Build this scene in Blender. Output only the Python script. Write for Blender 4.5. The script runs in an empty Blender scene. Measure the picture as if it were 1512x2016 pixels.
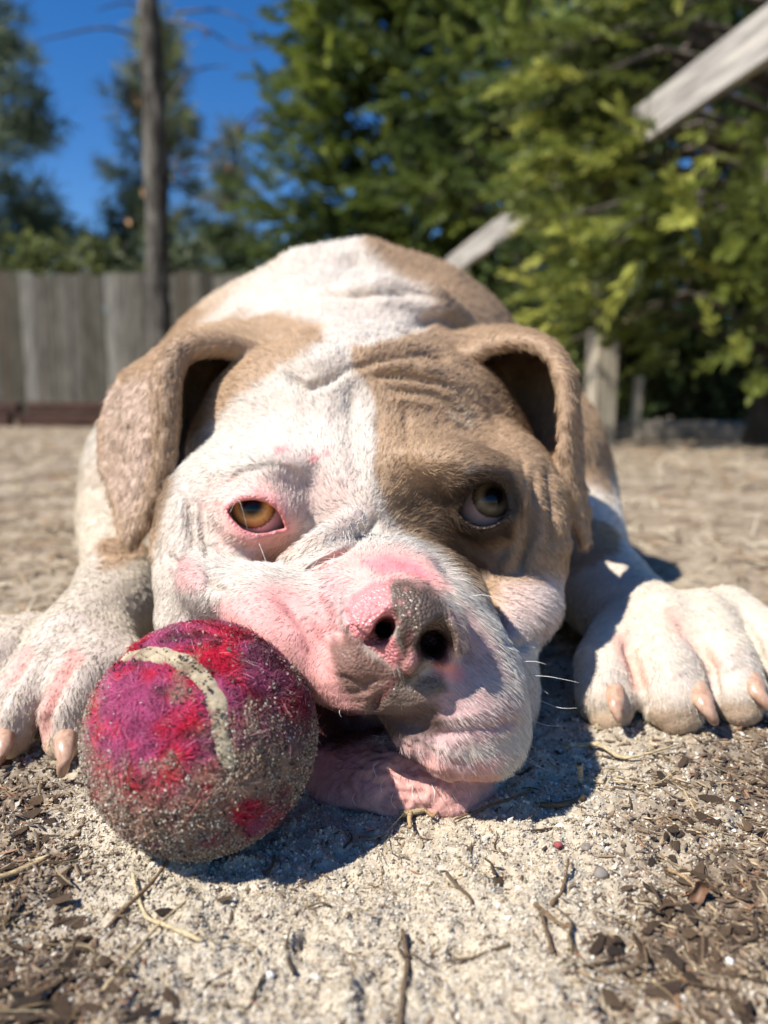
import bpy, bmesh, math, random
import numpy as np
from mathutils import Vector, Matrix

# ------------------------------------------------------------------ camera, sky, sun, exposure
FPX, CX, CY = 1456.0, 756.0, 1008.0          # focal length and centre of the photograph in its own pixels
PITCH, CAMZ = math.radians(7.5), 0.12
SP, CP = math.sin(PITCH), math.cos(PITCH)
scene = bpy.context.scene
COL = scene.collection

cam_data = bpy.data.cameras.new("camera")
cam = bpy.data.objects.new("camera", cam_data)
COL.objects.link(cam)
scene.camera = cam
cam.location = (0, 0, CAMZ)
cam.rotation_euler = (math.pi / 2 - PITCH, 0, 0)
cam_data.sensor_fit = 'VERTICAL'
cam_data.sensor_height = 36.0
cam_data.lens = 36.0 * FPX / 2016.0
cam_data.clip_start = 0.01
cam_data.clip_end = 900
cam_data.dof.use_dof = True
cam_data.dof.focus_distance = 0.222
cam_data.dof.aperture_fstop = cam_data.lens / 1000.0 / 0.0030      # a pupil 3 mm across, as a phone has
cam_data.dof.aperture_blades = 0

SUN_EL, SUN_TO = math.radians(50), Vector((-0.84, -0.54))
SUN_TO.normalize()
sun_dir = Vector((SUN_TO.x * math.cos(SUN_EL), SUN_TO.y * math.cos(SUN_EL), math.sin(SUN_EL)))
world = bpy.data.worlds.new("World")
scene.world = world
world.use_nodes = True
wn = world.node_tree
wn.nodes.clear()
sky = wn.nodes.new('ShaderNodeTexSky')
sky.sky_type = 'NISHITA'
sky.sun_disc = False
sky.sun_elevation = SUN_EL
sky.sun_rotation = math.atan2(SUN_TO.x, SUN_TO.y)
sky.air_density = 1.0
sky.dust_density = 0.0
sky.ozone_density = 2.0
bg = wn.nodes.new('ShaderNodeBackground')
bg.inputs['Strength'].default_value = 0.09
wo = wn.nodes.new('ShaderNodeOutputWorld')
hs = wn.nodes.new('ShaderNodeHueSaturation')          # the deep, saturated blue of a phone picture
hs.inputs['Saturation'].default_value = 1.4
hs.inputs['Hue'].default_value = 0.51
wn.links.new(sky.outputs[0], hs.inputs['Color'])
wn.links.new(hs.outputs[0], bg.inputs[0])
wn.links.new(bg.outputs[0], wo.inputs[0])
sun_data = bpy.data.lights.new("sun", 'SUN')
sun_data.energy = 5.0
sun_data.angle = math.radians(0.5)
sun_data.color = (1.0, 0.95, 0.87)
sun = bpy.data.objects.new("sun", sun_data)
COL.objects.link(sun)
sun.rotation_euler = (-sun_dir).to_track_quat('-Z', 'Y').to_euler()
scene.view_settings.view_transform = 'Standard'
scene.view_settings.look = 'None'
scene.view_settings.gamma = 1.0
scene.view_settings.exposure = 0.68
scene.view_settings.use_curve_mapping = False
scene.cycles.use_denoising = True
scene.cycles.use_adaptive_sampling = True
scene.cycles.adaptive_threshold = 0.015
scene.cycles.max_bounces = 6
scene.cycles.diffuse_bounces = 3
scene.cycles.glossy_bounces = 2
scene.cycles.transmission_bounces = 3
scene.cycles.transparent_max_bounces = 6
scene.cycles.caustics_reflective = False
scene.cycles.caustics_refractive = False
try:
    scene.cycles_curves.shape = 'RIBBONS'
    scene.cycles_curves.subdivisions = 2
except Exception:
    pass

rng = np.random.default_rng(7)
random.seed(7)

# ------------------------------------------------------------------ helpers
def c2w(p):
    """camera coordinates (right, up, forward) to world"""
    p = np.asarray(p, float)
    x, y, z = p[..., 0], p[..., 1], p[..., 2]
    return np.stack([x, z * CP + y * SP, CAMZ - z * SP + y * CP], -1)

def w2px(p):
    p = np.asarray(p, float)
    x, Y, Z = p[..., 0], p[..., 1], p[..., 2] - CAMZ
    z = Y * CP - Z * SP
    y = Y * SP + Z * CP
    return np.stack([CX + FPX * x / z, CY - FPX * y / z, z], -1)

def px2c(px, py, z):
    return np.array([(px - CX) / FPX * z, -(py - CY) / FPX * z, z])

def at(px, py, z):
    """world point seen at a pixel of the photograph at that view depth"""
    return Vector(c2w(px2c(px, py, z)))

def ground_at(px, py):
    a = (py - CY) / FPX
    z = CAMZ / (SP + a * CP)
    return at(px, py, z)

def link(o, parent=None):
    COL.objects.link(o)
    if parent is not None:
        o.parent = parent
    return o

def tag(o, label=None, cat=None, group=None, kind=None):
    for k, v in (('label', label), ('category', cat), ('group', group), ('kind', kind)):
        if v:
            o[k] = v
    return o

def empty(name, loc, rz=0.0):
    o = bpy.data.objects.new(name, None)
    o.empty_display_size = 0.05
    o.location = loc
    o.rotation_euler = (0, 0, rz)
    return link(o)

def mesh_np(name, verts, faces, mat=None, parent=None, smooth=True):
    """verts (n,3); faces (m,3) or (m,4) int arrays or a list of them"""
    me = bpy.data.meshes.new(name)
    fl = [np.asarray(f, np.int64) for f in (faces if isinstance(faces, list) else [faces]) if len(f)]
    verts = np.asarray(verts, np.float32)
    me.vertices.add(len(verts))
    me.vertices.foreach_set('co', verts.ravel())
    nl = sum(f.size for f in fl)
    me.loops.add(nl)
    me.loops.foreach_set('vertex_index', np.concatenate([f.ravel() for f in fl]).astype(np.int32))
    tot = np.concatenate([np.full(len(f), f.shape[1], np.int32) for f in fl])
    me.polygons.add(len(tot))
    st = np.concatenate([[0], np.cumsum(tot)[:-1]]).astype(np.int32)
    me.polygons.foreach_set('loop_start', st)
    try:
        me.polygons.foreach_set('loop_total', tot)
    except Exception:
        pass
    me.update(calc_edges=True)
    me.validate()
    me.polygons.foreach_set('use_smooth', np.full(len(me.polygons), smooth))
    if mat is not None:
        me.materials.append(mat)
    o = bpy.data.objects.new(name, me)
    return link(o, parent)

def set_attr(me, name, data, typ='FLOAT', dom='POINT'):
    a = me.attributes.new(name, typ, dom)
    key = {'FLOAT': 'value', 'FLOAT_COLOR': 'color', 'FLOAT_VECTOR': 'vector'}[typ]
    if typ == 'FLOAT_COLOR' and data.shape[1] == 3:
        data = np.concatenate([data, np.ones((len(data), 1))], 1)
    a.data.foreach_set(key, np.asarray(data, np.float32).ravel())

def hash3(i, j, k, seed):
    h = (i * 374761393 + j * 668265263 + k * 2147483647 + seed * 1274126177) & 0xFFFFFFFF
    h = ((h ^ (h >> 13)) * 1274126177) & 0xFFFFFFFF
    h = (h ^ (h >> 16)) & 0xFFFFFFFF
    return h.astype(np.float64) / 4294967295.0

def vnoise(p, freq, seed=0):
    """value noise in -1..1"""
    q = np.asarray(p, np.float64) * freq
    b = np.floor(q).astype(np.int64)
    f = q - b
    f = f * f * (3 - 2 * f)
    out = 0
    for dx in (0, 1):
        for dy in (0, 1):
            for dz in (0, 1):
                w = (f[..., 0] if dx else 1 - f[..., 0]) * (f[..., 1] if dy else 1 - f[..., 1]) * (f[..., 2] if dz else 1 - f[..., 2])
                out = out + w * hash3(b[..., 0] + dx, b[..., 1] + dy, b[..., 2] + dz, seed)
    return out * 2 - 1

def fbm(p, freq, oct=3, seed=0):
    s, a, t = 0, 1.0, 0
    for o in range(oct):
        s = s + a * vnoise(p, freq * 2 ** o, seed + o * 17)
        t += a
        a *= 0.5
    return s / t

def sstep(a, b, x):
    t = np.clip((x - a) / (b - a), 0, 1)
    return t * t * (3 - 2 * t)

# ------------------------------------------------------------------ materials
def new_mat(name):
    m = bpy.data.materials.new(name)
    m.use_nodes = True
    nt = m.node_tree
    return m, nt, nt.nodes['Principled BSDF']

def N(nt, typ, **kw):
    n = nt.nodes.new(typ)
    for k, v in kw.items():
        if k in n.inputs.keys() if hasattr(n.inputs, 'keys') else False:
            n.inputs[k].default_value = v
        else:
            setattr(n, k, v)
    return n

def ramp(nt, fac, stops):
    r = nt.nodes.new('ShaderNodeValToRGB')
    e = r.color_ramp.elements
    while len(e) < len(stops):
        e.new(0.5)
    for el, (p, c) in zip(e, stops):
        el.position = p
        el.color = (*c, 1)
    nt.links.new(fac, r.inputs[0])
    return r

def mixc(nt, fac, a, b, mode='MIX'):
    m = nt.nodes.new('ShaderNodeMix')
    m.data_type = 'RGBA'
    m.blend_type = mode
    for sock, v in ((m.inputs[0], fac), (m.inputs[6], a), (m.inputs[7], b)):
        if isinstance(v, (int, float)):
            sock.default_value = v
        elif isinstance(v, (tuple, list)):
            sock.default_value = (*v, 1) if len(v) == 3 else v
        else:
            nt.links.new(v, sock)
    return m.outputs[2]

def noise_tex(nt, scale, detail=4, rough=0.6, coord='Object', stretch=None):
    tc = nt.nodes.new('ShaderNodeTexCoord')
    src = tc.outputs[coord]
    if stretch:
        mp = nt.nodes.new('ShaderNodeMapping')
        mp.inputs['Scale'].default_value = stretch
        nt.links.new(src, mp.inputs[0])
        src = mp.outputs[0]
    n = nt.nodes.new('ShaderNodeTexNoise')
    n.inputs['Scale'].default_value = scale
    n.inputs['Detail'].default_value = detail
    n.inputs['Roughness'].default_value = rough
    nt.links.new(src, n.inputs['Vector'])
    return n

def add_bump(nt, bsdf, height, dist, strength=1.0):
    b = nt.nodes.new('ShaderNodeBump')
    b.inputs['Distance'].default_value = dist
    b.inputs['Strength'].default_value = strength
    nt.links.new(height, b.inputs['Height'])
    nt.links.new(b.outputs[0], bsdf.inputs['Normal'])

def mottled(name, c1, c2, scale, rough=0.8, spec=0.25, bump=0.0, stretch=None, c3=None, coord='Object'):
    m, nt, b = new_mat(name)
    n = noise_tex(nt, scale, 5, 0.65, coord, stretch)
    st = [(0.32, c1), (0.68, c2)] if c3 is None else [(0.3, c1), (0.5, c2), (0.7, c3)]
    r = ramp(nt, n.outputs[0], st)
    nt.links.new(r.outputs[0], b.inputs['Base Color'])
    b.inputs['Roughness'].default_value = rough
    b.inputs['Specular IOR Level'].default_value = spec
    if bump:
        add_bump(nt, b, n.outputs[0], bump)
    return m

# ------------------------------------------------------------------ the dog: one continuous skin from a distance field
class Field:
    def __init__(s, xs, ys, zs):
        s.xs, s.ys, s.zs = xs, ys, zs
        s.D = np.full((len(xs), len(ys), len(zs)), 0.05, np.float32)
    def region(s, lo, hi):
        """lo, hi in camera metres"""
        z0, z1 = np.searchsorted(s.zs, lo[2]), np.searchsorted(s.zs, hi[2])
        zn, zf = max(lo[2], s.zs[0]), max(hi[2], s.zs[0])
        cs = [v / z * FPX for v in (lo[0], hi[0]) for z in (zn, zf)]
        x0, x1 = np.searchsorted(s.xs, CX + min(cs)), np.searchsorted(s.xs, CX + max(cs))
        cs = [-v / z * FPX for v in (lo[1], hi[1]) for z in (zn, zf)]
        y0, y1 = np.searchsorted(s.ys, CY + min(cs)), np.searchsorted(s.ys, CY + max(cs))
        sl = (slice(x0, x1), slice(y0, y1), slice(z0, z1))
        Z = s.zs[None, None, z0:z1].astype(np.float32)
        X = ((s.xs[x0:x1, None, None] - CX) / FPX).astype(np.float32) * Z
        Y = (-(s.ys[None, y0:y1, None] - CY) / FPX).astype(np.float32) * Z
        return sl, X, Y, Z
    def comb(s, sl, d, k, op):
        A = s.D[sl]
        if A.size == 0:
            return
        if op == 'u':
            h = np.maximum(k - np.abs(A - d), 0) / k
            s.D[sl] = np.minimum(A, d) - h * h * (k / 4)
        else:
            d = -d
            h = np.maximum(k - np.abs(A - d), 0) / k
            s.D[sl] = np.maximum(A, d) + h * h * (k / 4)
    def ell(s, px, py, z, rx, ry, rz, rot=0, yaw=0, tilt=0, k=0.010, op='u'):
        """rx, ry, rz in photo pixels at that depth; rot turns it in the picture (clockwise), yaw about the upright, tilt about the right axis"""
        c = px2c(px, py, z)
        r = np.array([rx, ry, rz]) * z / FPX
        M = Matrix.Rotation(math.radians(yaw), 3, 'Y') @ Matrix.Rotation(math.radians(tilt), 3, 'X') @ Matrix.Rotation(-math.radians(rot), 3, 'Z')
        M = np.array(M)
        ext = np.sqrt(((M * r) ** 2).sum(1)) + max(k, 0.006)
        sl, X, Y, Z = s.region(c - ext, c + ext)
        X, Y, Z = X - c[0], Y - c[1], Z - c[2]
        q = [(M[0, i] * X + M[1, i] * Y + M[2, i] * Z) for i in range(3)]
        a = sum((q[i] / r[i]) ** 2 for i in range(3))
        b = sum((q[i] / r[i] ** 2) ** 2 for i in range(3))
        k0 = np.sqrt(a)
        d = k0 * (k0 - 1) / np.sqrt(b + 1e-9)
        s.comb(sl, d, k, op)
    def chain(s, pts, k=0.006, op='u'):
        """pts: (px, py, z, r) with r in photo pixels at that depth"""
        P = [(px2c(a, b, c), r * c / FPX) for a, b, c, r in pts]
        rm = max(r for _, r in P) + max(k, 0.006)
        lo = np.min([p for p, _ in P], 0) - rm
        hi = np.max([p for p, _ in P], 0) + rm
        sl, X, Y, Z = s.region(lo, hi)
        d = None
        for (a, ra), (b, rb) in zip(P[:-1], P[1:]):
            ab = b - a
            h = ((X - a[0]) * ab[0] + (Y - a[1]) * ab[1] + (Z - a[2]) * ab[2]) / max(ab @ ab, 1e-12)
            h = np.clip(h, 0, 1)
            e = np.sqrt((X - a[0] - h * ab[0]) ** 2 + (Y - a[1] - h * ab[1]) ** 2 + (Z - a[2] - h * ab[2]) ** 2) - (ra + h * (rb - ra))
            d = e if d is None else np.minimum(d, e)
        s.comb(sl, d, k, op)
    def sheet(s, rows, r, k=0.003, op='u'):
        """a bent sheet: rows of equal length of (px, py, z); every quad is two rounded triangles of radius r (px)"""
        P = [[px2c(*q) for q in row] for row in rows]
        tris = []
        for a, b in zip(P[:-1], P[1:]):
            for i in range(len(a) - 1):
                tris += [(a[i], a[i + 1], b[i]), (a[i + 1], b[i + 1], b[i])]
        rm = r * P[0][0][2] / FPX
        allp = np.array([q for row in P for q in row])
        sl, X, Y, Z = s.region(allp.min(0) - rm - 0.006, allp.max(0) + rm + 0.006)
        if s.D[sl].size == 0:
            return
        best = None
        for a, b, c in tris:
            nrm = np.cross(b - a, c - a)
            nn = max(np.linalg.norm(nrm), 1e-12)
            nrm = nrm / nn
            v = [X - a[0], Y - a[1], Z - a[2]]
            h = v[0] * nrm[0] + v[1] * nrm[1] + v[2] * nrm[2]
            inside = None
            ed = None
            for p, q in ((a, b), (b, c), (c, a)):
                e = q - p
                en = np.cross(nrm, e)
                w = [X - p[0], Y - p[1], Z - p[2]]
                sd = (w[0] * en[0] + w[1] * en[1] + w[2] * en[2]) >= 0
                inside = sd if inside is None else inside & sd
                t = np.clip((w[0] * e[0] + w[1] * e[1] + w[2] * e[2]) / max(e @ e, 1e-12), 0, 1)
                dd = (w[0] - t * e[0]) ** 2 + (w[1] - t * e[1]) ** 2 + (w[2] - t * e[2]) ** 2
                ed = dd if ed is None else np.minimum(ed, dd)
            d2 = np.where(inside, h * h, ed)
            best = d2 if best is None else np.minimum(best, d2)
        s.comb(sl, np.sqrt(best) - rm, k, op)
    def almond(s, pts_up, pts_lo, z0, z1, k=0.0012):
        """cut an eye opening: between an upper and a lower lid line (pixels), from depth z0 to z1"""
        xs = np.array([p[0] for p in pts_up] + [p[0] for p in pts_lo])
        ys = np.array([p[1] for p in pts_up] + [p[1] for p in pts_lo])
        lo = np.minimum(px2c(xs.min() - 12, ys.max() + 12, z0), px2c(xs.min() - 12, ys.max() + 12, z1))
        hi = np.maximum(px2c(xs.max() + 12, ys.min() - 12, z0), px2c(xs.max() + 12, ys.min() - 12, z1))
        lo[2], hi[2] = z0, z1
        sl, X, Y, Z = s.region(lo, hi)
        px = s.xs[sl[0]]
        up = np.interp(px, [p[0] for p in pts_up], [p[1] for p in pts_up])
        dn = np.interp(px, [p[0] for p in pts_lo], [p[1] for p in pts_lo])
        py = s.ys[sl[1]]
        dy = np.maximum(up[:, None] - py[None], py[None] - dn[:, None])
        dx = np.maximum(xs.min() - px, px - xs.max())[:, None]
        d = np.maximum(dy, dx) * 0.8
        d = d[:, :, None] * Z / FPX
        d = np.maximum(d, Z - z1 + 0.001)
        s.comb(sl, d.astype(np.float32), k, 's')
    def polygonise(s):
        D = s.D
        S = D < 0
        nx, ny, nz = D.shape
        n8 = np.zeros((nx - 1, ny - 1, nz - 1), np.int8)
        for dx in (0, 1):
            for dy in (0, 1):
                for dz in (0, 1):
                    n8 += S[dx:nx - 1 + dx, dy:ny - 1 + dy, dz:nz - 1 + dz]
        act = (n8 > 0) & (n8 < 8)
        I, J, K = np.nonzero(act)
        idx = np.full(act.shape, -1, np.int64)
        idx[I, J, K] = np.arange(len(I))
        acc = np.zeros((len(I), 3))
        cnt = np.zeros(len(I))
        cor = [(a, b, c) for a in (0, 1) for b in (0, 1) for c in (0, 1)]
        val = {c: D[I + c[0], J + c[1], K + c[2]].astype(float) for c in cor}
        for c in cor:
            for ax in range(3):
                if c[ax] == 0:
                    e = list(c)
                    e[ax] = 1
                    e = tuple(e)
                    a, b = val[c], val[e]
                    m = (a < 0) != (b < 0)
                    t = np.where(m, a / np.where(m, a - b, 1), 0)
                    p = np.array(c, float)[None] + t[:, None] * (np.array(e) - np.array(c))[None]
                    acc[m] += p[m]
                    cnt[m] += 1
        g = acc / cnt[:, None] + np.stack([I, J, K], 1)
        gx = np.interp(g[:, 0], np.arange(nx), s.xs)
        gy = np.interp(g[:, 1], np.arange(ny), s.ys)
        gz = np.interp(g[:, 2], np.arange(nz), s.zs)
        V = np.stack([(gx - CX) / FPX * gz, -(gy - CY) / FPX * gz, gz], 1)
        faces = []
        for ax in range(3):
            a, b = [q for q in range(3) if q != ax]
            sl0 = [slice(None)] * 3
            sl1 = [slice(None)] * 3
            sl0[ax], sl1[ax] = slice(0, -1), slice(1, None)
            A, B = S[tuple(sl0)], S[tuple(sl1)]
            m = A != B
            for q in (a, b):
                w = [slice(None)] * 3
                w[q] = slice(0, 1)
                m[tuple(w)] = False
                w[q] = slice(m.shape[q] - 1, None)
                m[tuple(w)] = False
            E = np.stack(np.nonzero(m), 1)
            ea, eb = np.zeros(3, int), np.zeros(3, int)
            ea[a], eb[b] = 1, 1
            def ix(P):
                return idx[P[:, 0], P[:, 1], P[:, 2]]
            q = np.stack([ix(E - ea - eb), ix(E - eb), ix(E), ix(E - ea)], 1)
            ins = A[E[:, 0], E[:, 1], E[:, 2]]
            flip = ins ^ (ax == 1)
            q[flip] = q[flip][:, ::-1]
            faces.append(q[(q >= 0).all(1)])
        Fq = np.concatenate(faces)
        return V, Fq

def adj_smooth(V, E, it, lam=0.5, w=None):
    n = len(V)
    deg = np.bincount(E.ravel(), minlength=n).astype(float)
    deg[deg == 0] = 1
    for _ in range(it):
        A = np.zeros_like(V)
        for c in range(3):
            A[:, c] = np.bincount(E[:, 0], V[E[:, 1], c], n) + np.bincount(E[:, 1], V[E[:, 0], c], n)
        A /= deg[:, None]
        d = lam * (A - V)
        V = V + (d if w is None else d * w[:, None])
    return V

def quad_edges(Fq):
    e = np.concatenate([Fq[:, [0, 1]], Fq[:, [1, 2]], Fq[:, [2, 3]], Fq[:, [3, 0]]])
    e.sort(1)
    key = np.unique(e[:, 0] * (e.max() + 1) + e[:, 1])
    m = e.max() + 1
    return np.stack([key // m, key % m], 1)

def vnormals(V, Fq):
    n = np.cross(V[Fq[:, 2]] - V[Fq[:, 0]], V[Fq[:, 3]] - V[Fq[:, 1]])
    out = np.zeros_like(V)
    for c in range(4):
        for k in range(3):
            out[:, k] += np.bincount(Fq[:, c], n[:, k], len(V))
    return out / (np.linalg.norm(out, axis=1, keepdims=True) + 1e-12)

def seg_dist(P, poly):
    """distance of 2D points to a polyline, and how far along (0..1)"""
    best = np.full(len(P), 1e9)
    al = np.zeros(len(P))
    n = len(poly) - 1
    for i in range(n):
        a, b = np.array(poly[i][:2], float), np.array(poly[i + 1][:2], float)
        ab = b - a
        t = np.clip(((P - a) @ ab) / (ab @ ab + 1e-9), 0, 1)
        d = np.linalg.norm(P - a - t[:, None] * ab, axis=1)
        m = d < best
        best[m] = d[m]
        al[m] = ((i + t) / n)[m]
    return best, al

def poly_sd(P, poly):
    """signed distance to a closed polygon, negative inside"""
    q = list(poly) + [poly[0]]
    d, _ = seg_dist(P, q)
    ins = np.zeros(len(P), bool)
    x, y = P[:, 0], P[:, 1]
    for (x0, y0), (x1, y1) in zip(q[:-1], q[1:]):
        c = ((y0 > y) != (y1 > y)) & (x < (x1 - x0) * (y - y0) / ((y1 - y0) if y1 != y0 else 1e-9) + x0)
        ins ^= c
    return np.where(ins, -d, d)

STEP = 5.0
xs = np.arange(-260, 1700, STEP)
ys = np.arange(440, 1680, STEP)
zs = [0.172]
while zs[-1] < 1.02:
    z = zs[-1]
    zs.append(z * (1 + 0.0036 if z < 0.345 else 1 + 0.0036 + min(1, (z - 0.345) / 0.15) * 0.014))
fd = Field(xs, ys, np.array(zs))

# trunk, neck and shoulders
fd.ell(662, 880, .64, 346, 312, 560, k=.03)
fd.ell(640, 905, .86, 300, 315, 320, k=.05)
fd.ell(835, 765, .58, 190, 205, 300, k=.04)
fd.ell(680, 870, .50, 300, 265, 380, k=.03)
fd.ell(358, 925, .54, 150, 185, 240, k=.03)          # shoulders
fd.ell(1010, 925, .54, 175, 200, 240, k=.03)
fd.ell(715, 880, .42, 335, 230, 260, k=.03)           # neck
# legs
fd.chain([(290, 930, .54, 120), (240, 1010, .46, 86), (246, 1120, .385, 80), (222, 1200, .33, 88), (150, 1275, .298, 88)], k=.012)
fd.chain([(1060, 980, .54, 150), (1150, 1120, .43, 95), (1225, 1200, .365, 92), (1300, 1255, .325, 92)], k=.012)
for pts in ([(215, 1260, .300, 52), (160, 1350, .268, 52), (128, 1405, .259, 50), (126, 1455, .256, 40)],
            [(140, 1255, .300, 56), (70, 1340, .276, 54), (30, 1400, .266, 52), (20, 1455, .263, 40)],
            [(60, 1260, .310, 56), (-20, 1320, .286, 54), (-60, 1385, .276, 52), (-75, 1440, .273, 40)],
            [(10, 1265, .325, 54), (-90, 1300, .305, 50), (-140, 1350, .297, 48), (-160, 1400, .294, 38)]):
    fd.chain(pts, k=.0045)
for pts in ([(1235, 1245, .325, 62), (1190, 1310, .302, 58), (1192, 1370, .293, 58), (1200, 1400, .290, 45)],
            [(1300, 1235, .322, 66), (1312, 1310, .296, 64), (1322, 1372, .287, 66), (1332, 1395, .285, 52)],
            [(1380, 1225, .325, 66), (1425, 1300, .300, 60), (1448, 1362, .291, 58), (1455, 1385, .289, 46)],
            [(1430, 1215, .335, 62), (1520, 1270, .316, 55), (1560, 1325, .307, 52), (1570, 1350, .305, 42)]):
    fd.chain(pts, k=.0045)
fd.ell(165, 1330, .285, 150, 70, 90, rot=-10, k=.008)      # between the toes
fd.ell(1330, 1290, .315, 150, 70, 80, rot=12, k=.008)

# skull and face
fd.ell(712, 905, .355, 338, 232, 250, k=.02)
fd.ell(700, 800, .335, 270, 130, 190, k=.015)
fd.ell(712, 1010, .318, 335, 190, 225, k=.015)
fd.ell(440, 1075, .308, 128, 190, 190, k=.012)          # cheeks
fd.ell(1000, 1050, .316, 112, 200, 190, k=.012)
fd.ell(820, 1360, .292, 215, 215, 200, k=.015)           # lower jaw
fd.ell(978, 1320, .288, 70, 165, 170, k=.010)
fd.ell(1022, 1192, .292, 78, 74, 120, k=.007)             # right jowl pouch
fd.ell(375, 1135, .282, 66, 52, 70, k=.006)
fd.ell(420, 1215, .285, 105, 80, 150, k=.010)
fd.ell(448, 1150, .268, 95, 62, 170, rot=20, k=.014)
# muzzle
fd.ell(765, 1180, .250, 190, 120, 260, k=.012)
fd.ell(720, 1120, .248, 120, 52, 150, rot=5, k=.006)     # fold above the nose
fd.ell(592, 1240, .240, 176, 98, 190, rot=35, k=.010)    # left lip
fd.ell(690, 1320, .222, 90, 70, 110, rot=20, k=.005)
fd.ell(918, 1355, .236, 112, 138, 190, rot=-18, k=.006)  # right lip
fd.ell(875, 1425, .228, 145, 62, 130, rot=22, k=.006)
fd.ell(945, 1425, .240, 84, 84, 170, k=.006)
fd.ell(905, 1250, .236, 75, 120, 150, rot=-30, k=.006)
fd.ell(802, 1526, .2455, 162, 80, 140, rot=6, k=.005)     # chin
fd.ell(668, 1540, .251, 84, 60, 115, k=.008)
fd.ell(880, 1542, .2475, 92, 64, 120, rot=-4, k=.008)
fd.ell(600, 1450, .270, 90, 120, 110, k=.006)
# rolls
fd.chain([(570, 1106, .247, 20), (635, 1064, .240, 27), (695, 1024, .248, 26)], k=.003)
fd.chain([(612, 1130, .232, 7), (668, 1096, .230, 9), (728, 1054, .238, 9)], k=.004, op='s')
# brows
fd.ell(535, 930, .292, 125, 52, 150, rot=-6, k=.010)
fd.ell(890, 925, .286, 140, 55, 160, rot=14, k=.010)
fd.chain([(900, 952, .262, 20), (945, 934, .258, 22), (990, 944, .264, 20), (1010, 975, .272, 16)], k=.006)
fd.ell(720, 960, .285, 70, 110, 110, k=.012)
# neck folds
fd.chain([(560, 650, .425, 36), (640, 618, .410, 52), (740, 602, .405, 58), (840, 606, .410, 50), (905, 640, .43, 34)], k=.006)
fd.chain([(590, 664, .372, 8), (680, 674, .360, 11), (770, 668, .360, 11), (870, 634, .375, 9)], k=.006, op='s')
fd.chain([(480, 650, .50, 50), (600, 560, .50, 70), (720, 545, .50, 75), (860, 575, .51, 55)], k=.012)
fd.chain([(560, 690, .375, 40), (660, 675, .36, 45), (780, 690, .355, 45), (900, 700, .36, 40)], k=.010)

# ears
Lf = [(545, 720, .335), (490, 694, .326), (428, 676, .318), (364, 686, .312), (330, 736, .306), (326, 830, .303), (318, 930, .303), (262, 1068, .304)]
Lb = [(560, 665, .40), (500, 645, .40), (420, 645, .39), (335, 690, .375), (245, 745, .355), (206, 835, .342), (212, 935, .330), (244, 1062, .310)]
def spline(P, n=3):
    P = [np.array(p, float) for p in P]
    out = []
    for i in range(len(P) - 1):
        a, b, c, d = P[max(i - 1, 0)], P[i], P[i + 1], P[min(i + 2, len(P) - 1)]
        for t in np.arange(n) / n:
            out.append(0.5 * (2 * b + (c - a) * t + (2 * a - 5 * b + 4 * c - d) * t * t + (3 * b - a - 3 * c + d) * t ** 3))
    out.append(P[-1])
    return [tuple(p) for p in out]
def lerp3(a, b, t): return tuple(a[i] + (b[i] - a[i]) * t for i in range(3))
Lm = [lerp3(a, b, .5) for a, b in zip(Lf, Lb)]
Lm[2] = (425, 648, .355); Lm[3] = (342, 668, .343); Lm[4] = (272, 738, .328); Lm[5] = (248, 835, .318); Lm[6] = (255, 935, .312)
Lf, Lm, Lb = spline(Lf), spline(Lm), spline(Lb)
fd.sheet([Lf, Lm, Lb], 8, k=.003)
fd.chain([(p[0], p[1], p[2], r) for p, r in zip(Lf, np.interp(np.linspace(0, 7, len(Lf)), range(8), (22, 24, 25, 27, 28, 27, 21, 11)))], k=.004)
fd.sheet([Lb[3:21:3], [(560, 700, .40), (520, 760, .40), (480, 820, .40), (460, 880, .39), (440, 930, .38), (420, 960, .37)]], 8, k=.004)
Rf = [(905, 715, .335), (950, 685, .325), (1010, 672, .316), (1062, 680, .309), (1104, 722, .303), (1113, 810, .301), (1112, 900, .302), (1122, 970, .306), (1150, 1070, .312)]
Rb = [(880, 660, .40), (940, 650, .395), (1010, 650, .385), (1075, 672, .370), (1122, 735, .352), (1133, 830, .338), (1140, 920, .330), (1150, 990, .326), (1156, 1072, .318)]
Rm = [lerp3(a, b, .5) for a, b in zip(Rf, Rb)]
Rm[2] = (1010, 655, .350); Rm[3] = (1070, 668, .338); Rm[4] = (1116, 728, .326); Rm[5] = (1126, 820, .318)
Rf, Rm, Rb = spline(Rf), spline(Rm), spline(Rb)
fd.sheet([Rf, Rm, Rb], 8, k=.003)
fd.chain([(p[0], p[1], p[2], r) for p, r in zip(Rf, np.interp(np.linspace(0, 8, len(Rf)), range(9), (20, 18, 15, 14, 14, 14, 13, 10, 8)))], k=.004)
fd.sheet([Rb[3:21:3], [(880, 700, .40), (920, 760, .40), (960, 820, .40), (980, 880, .39), (1000, 930, .38), (1020, 960, .37)]], 8, k=.004)

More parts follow.
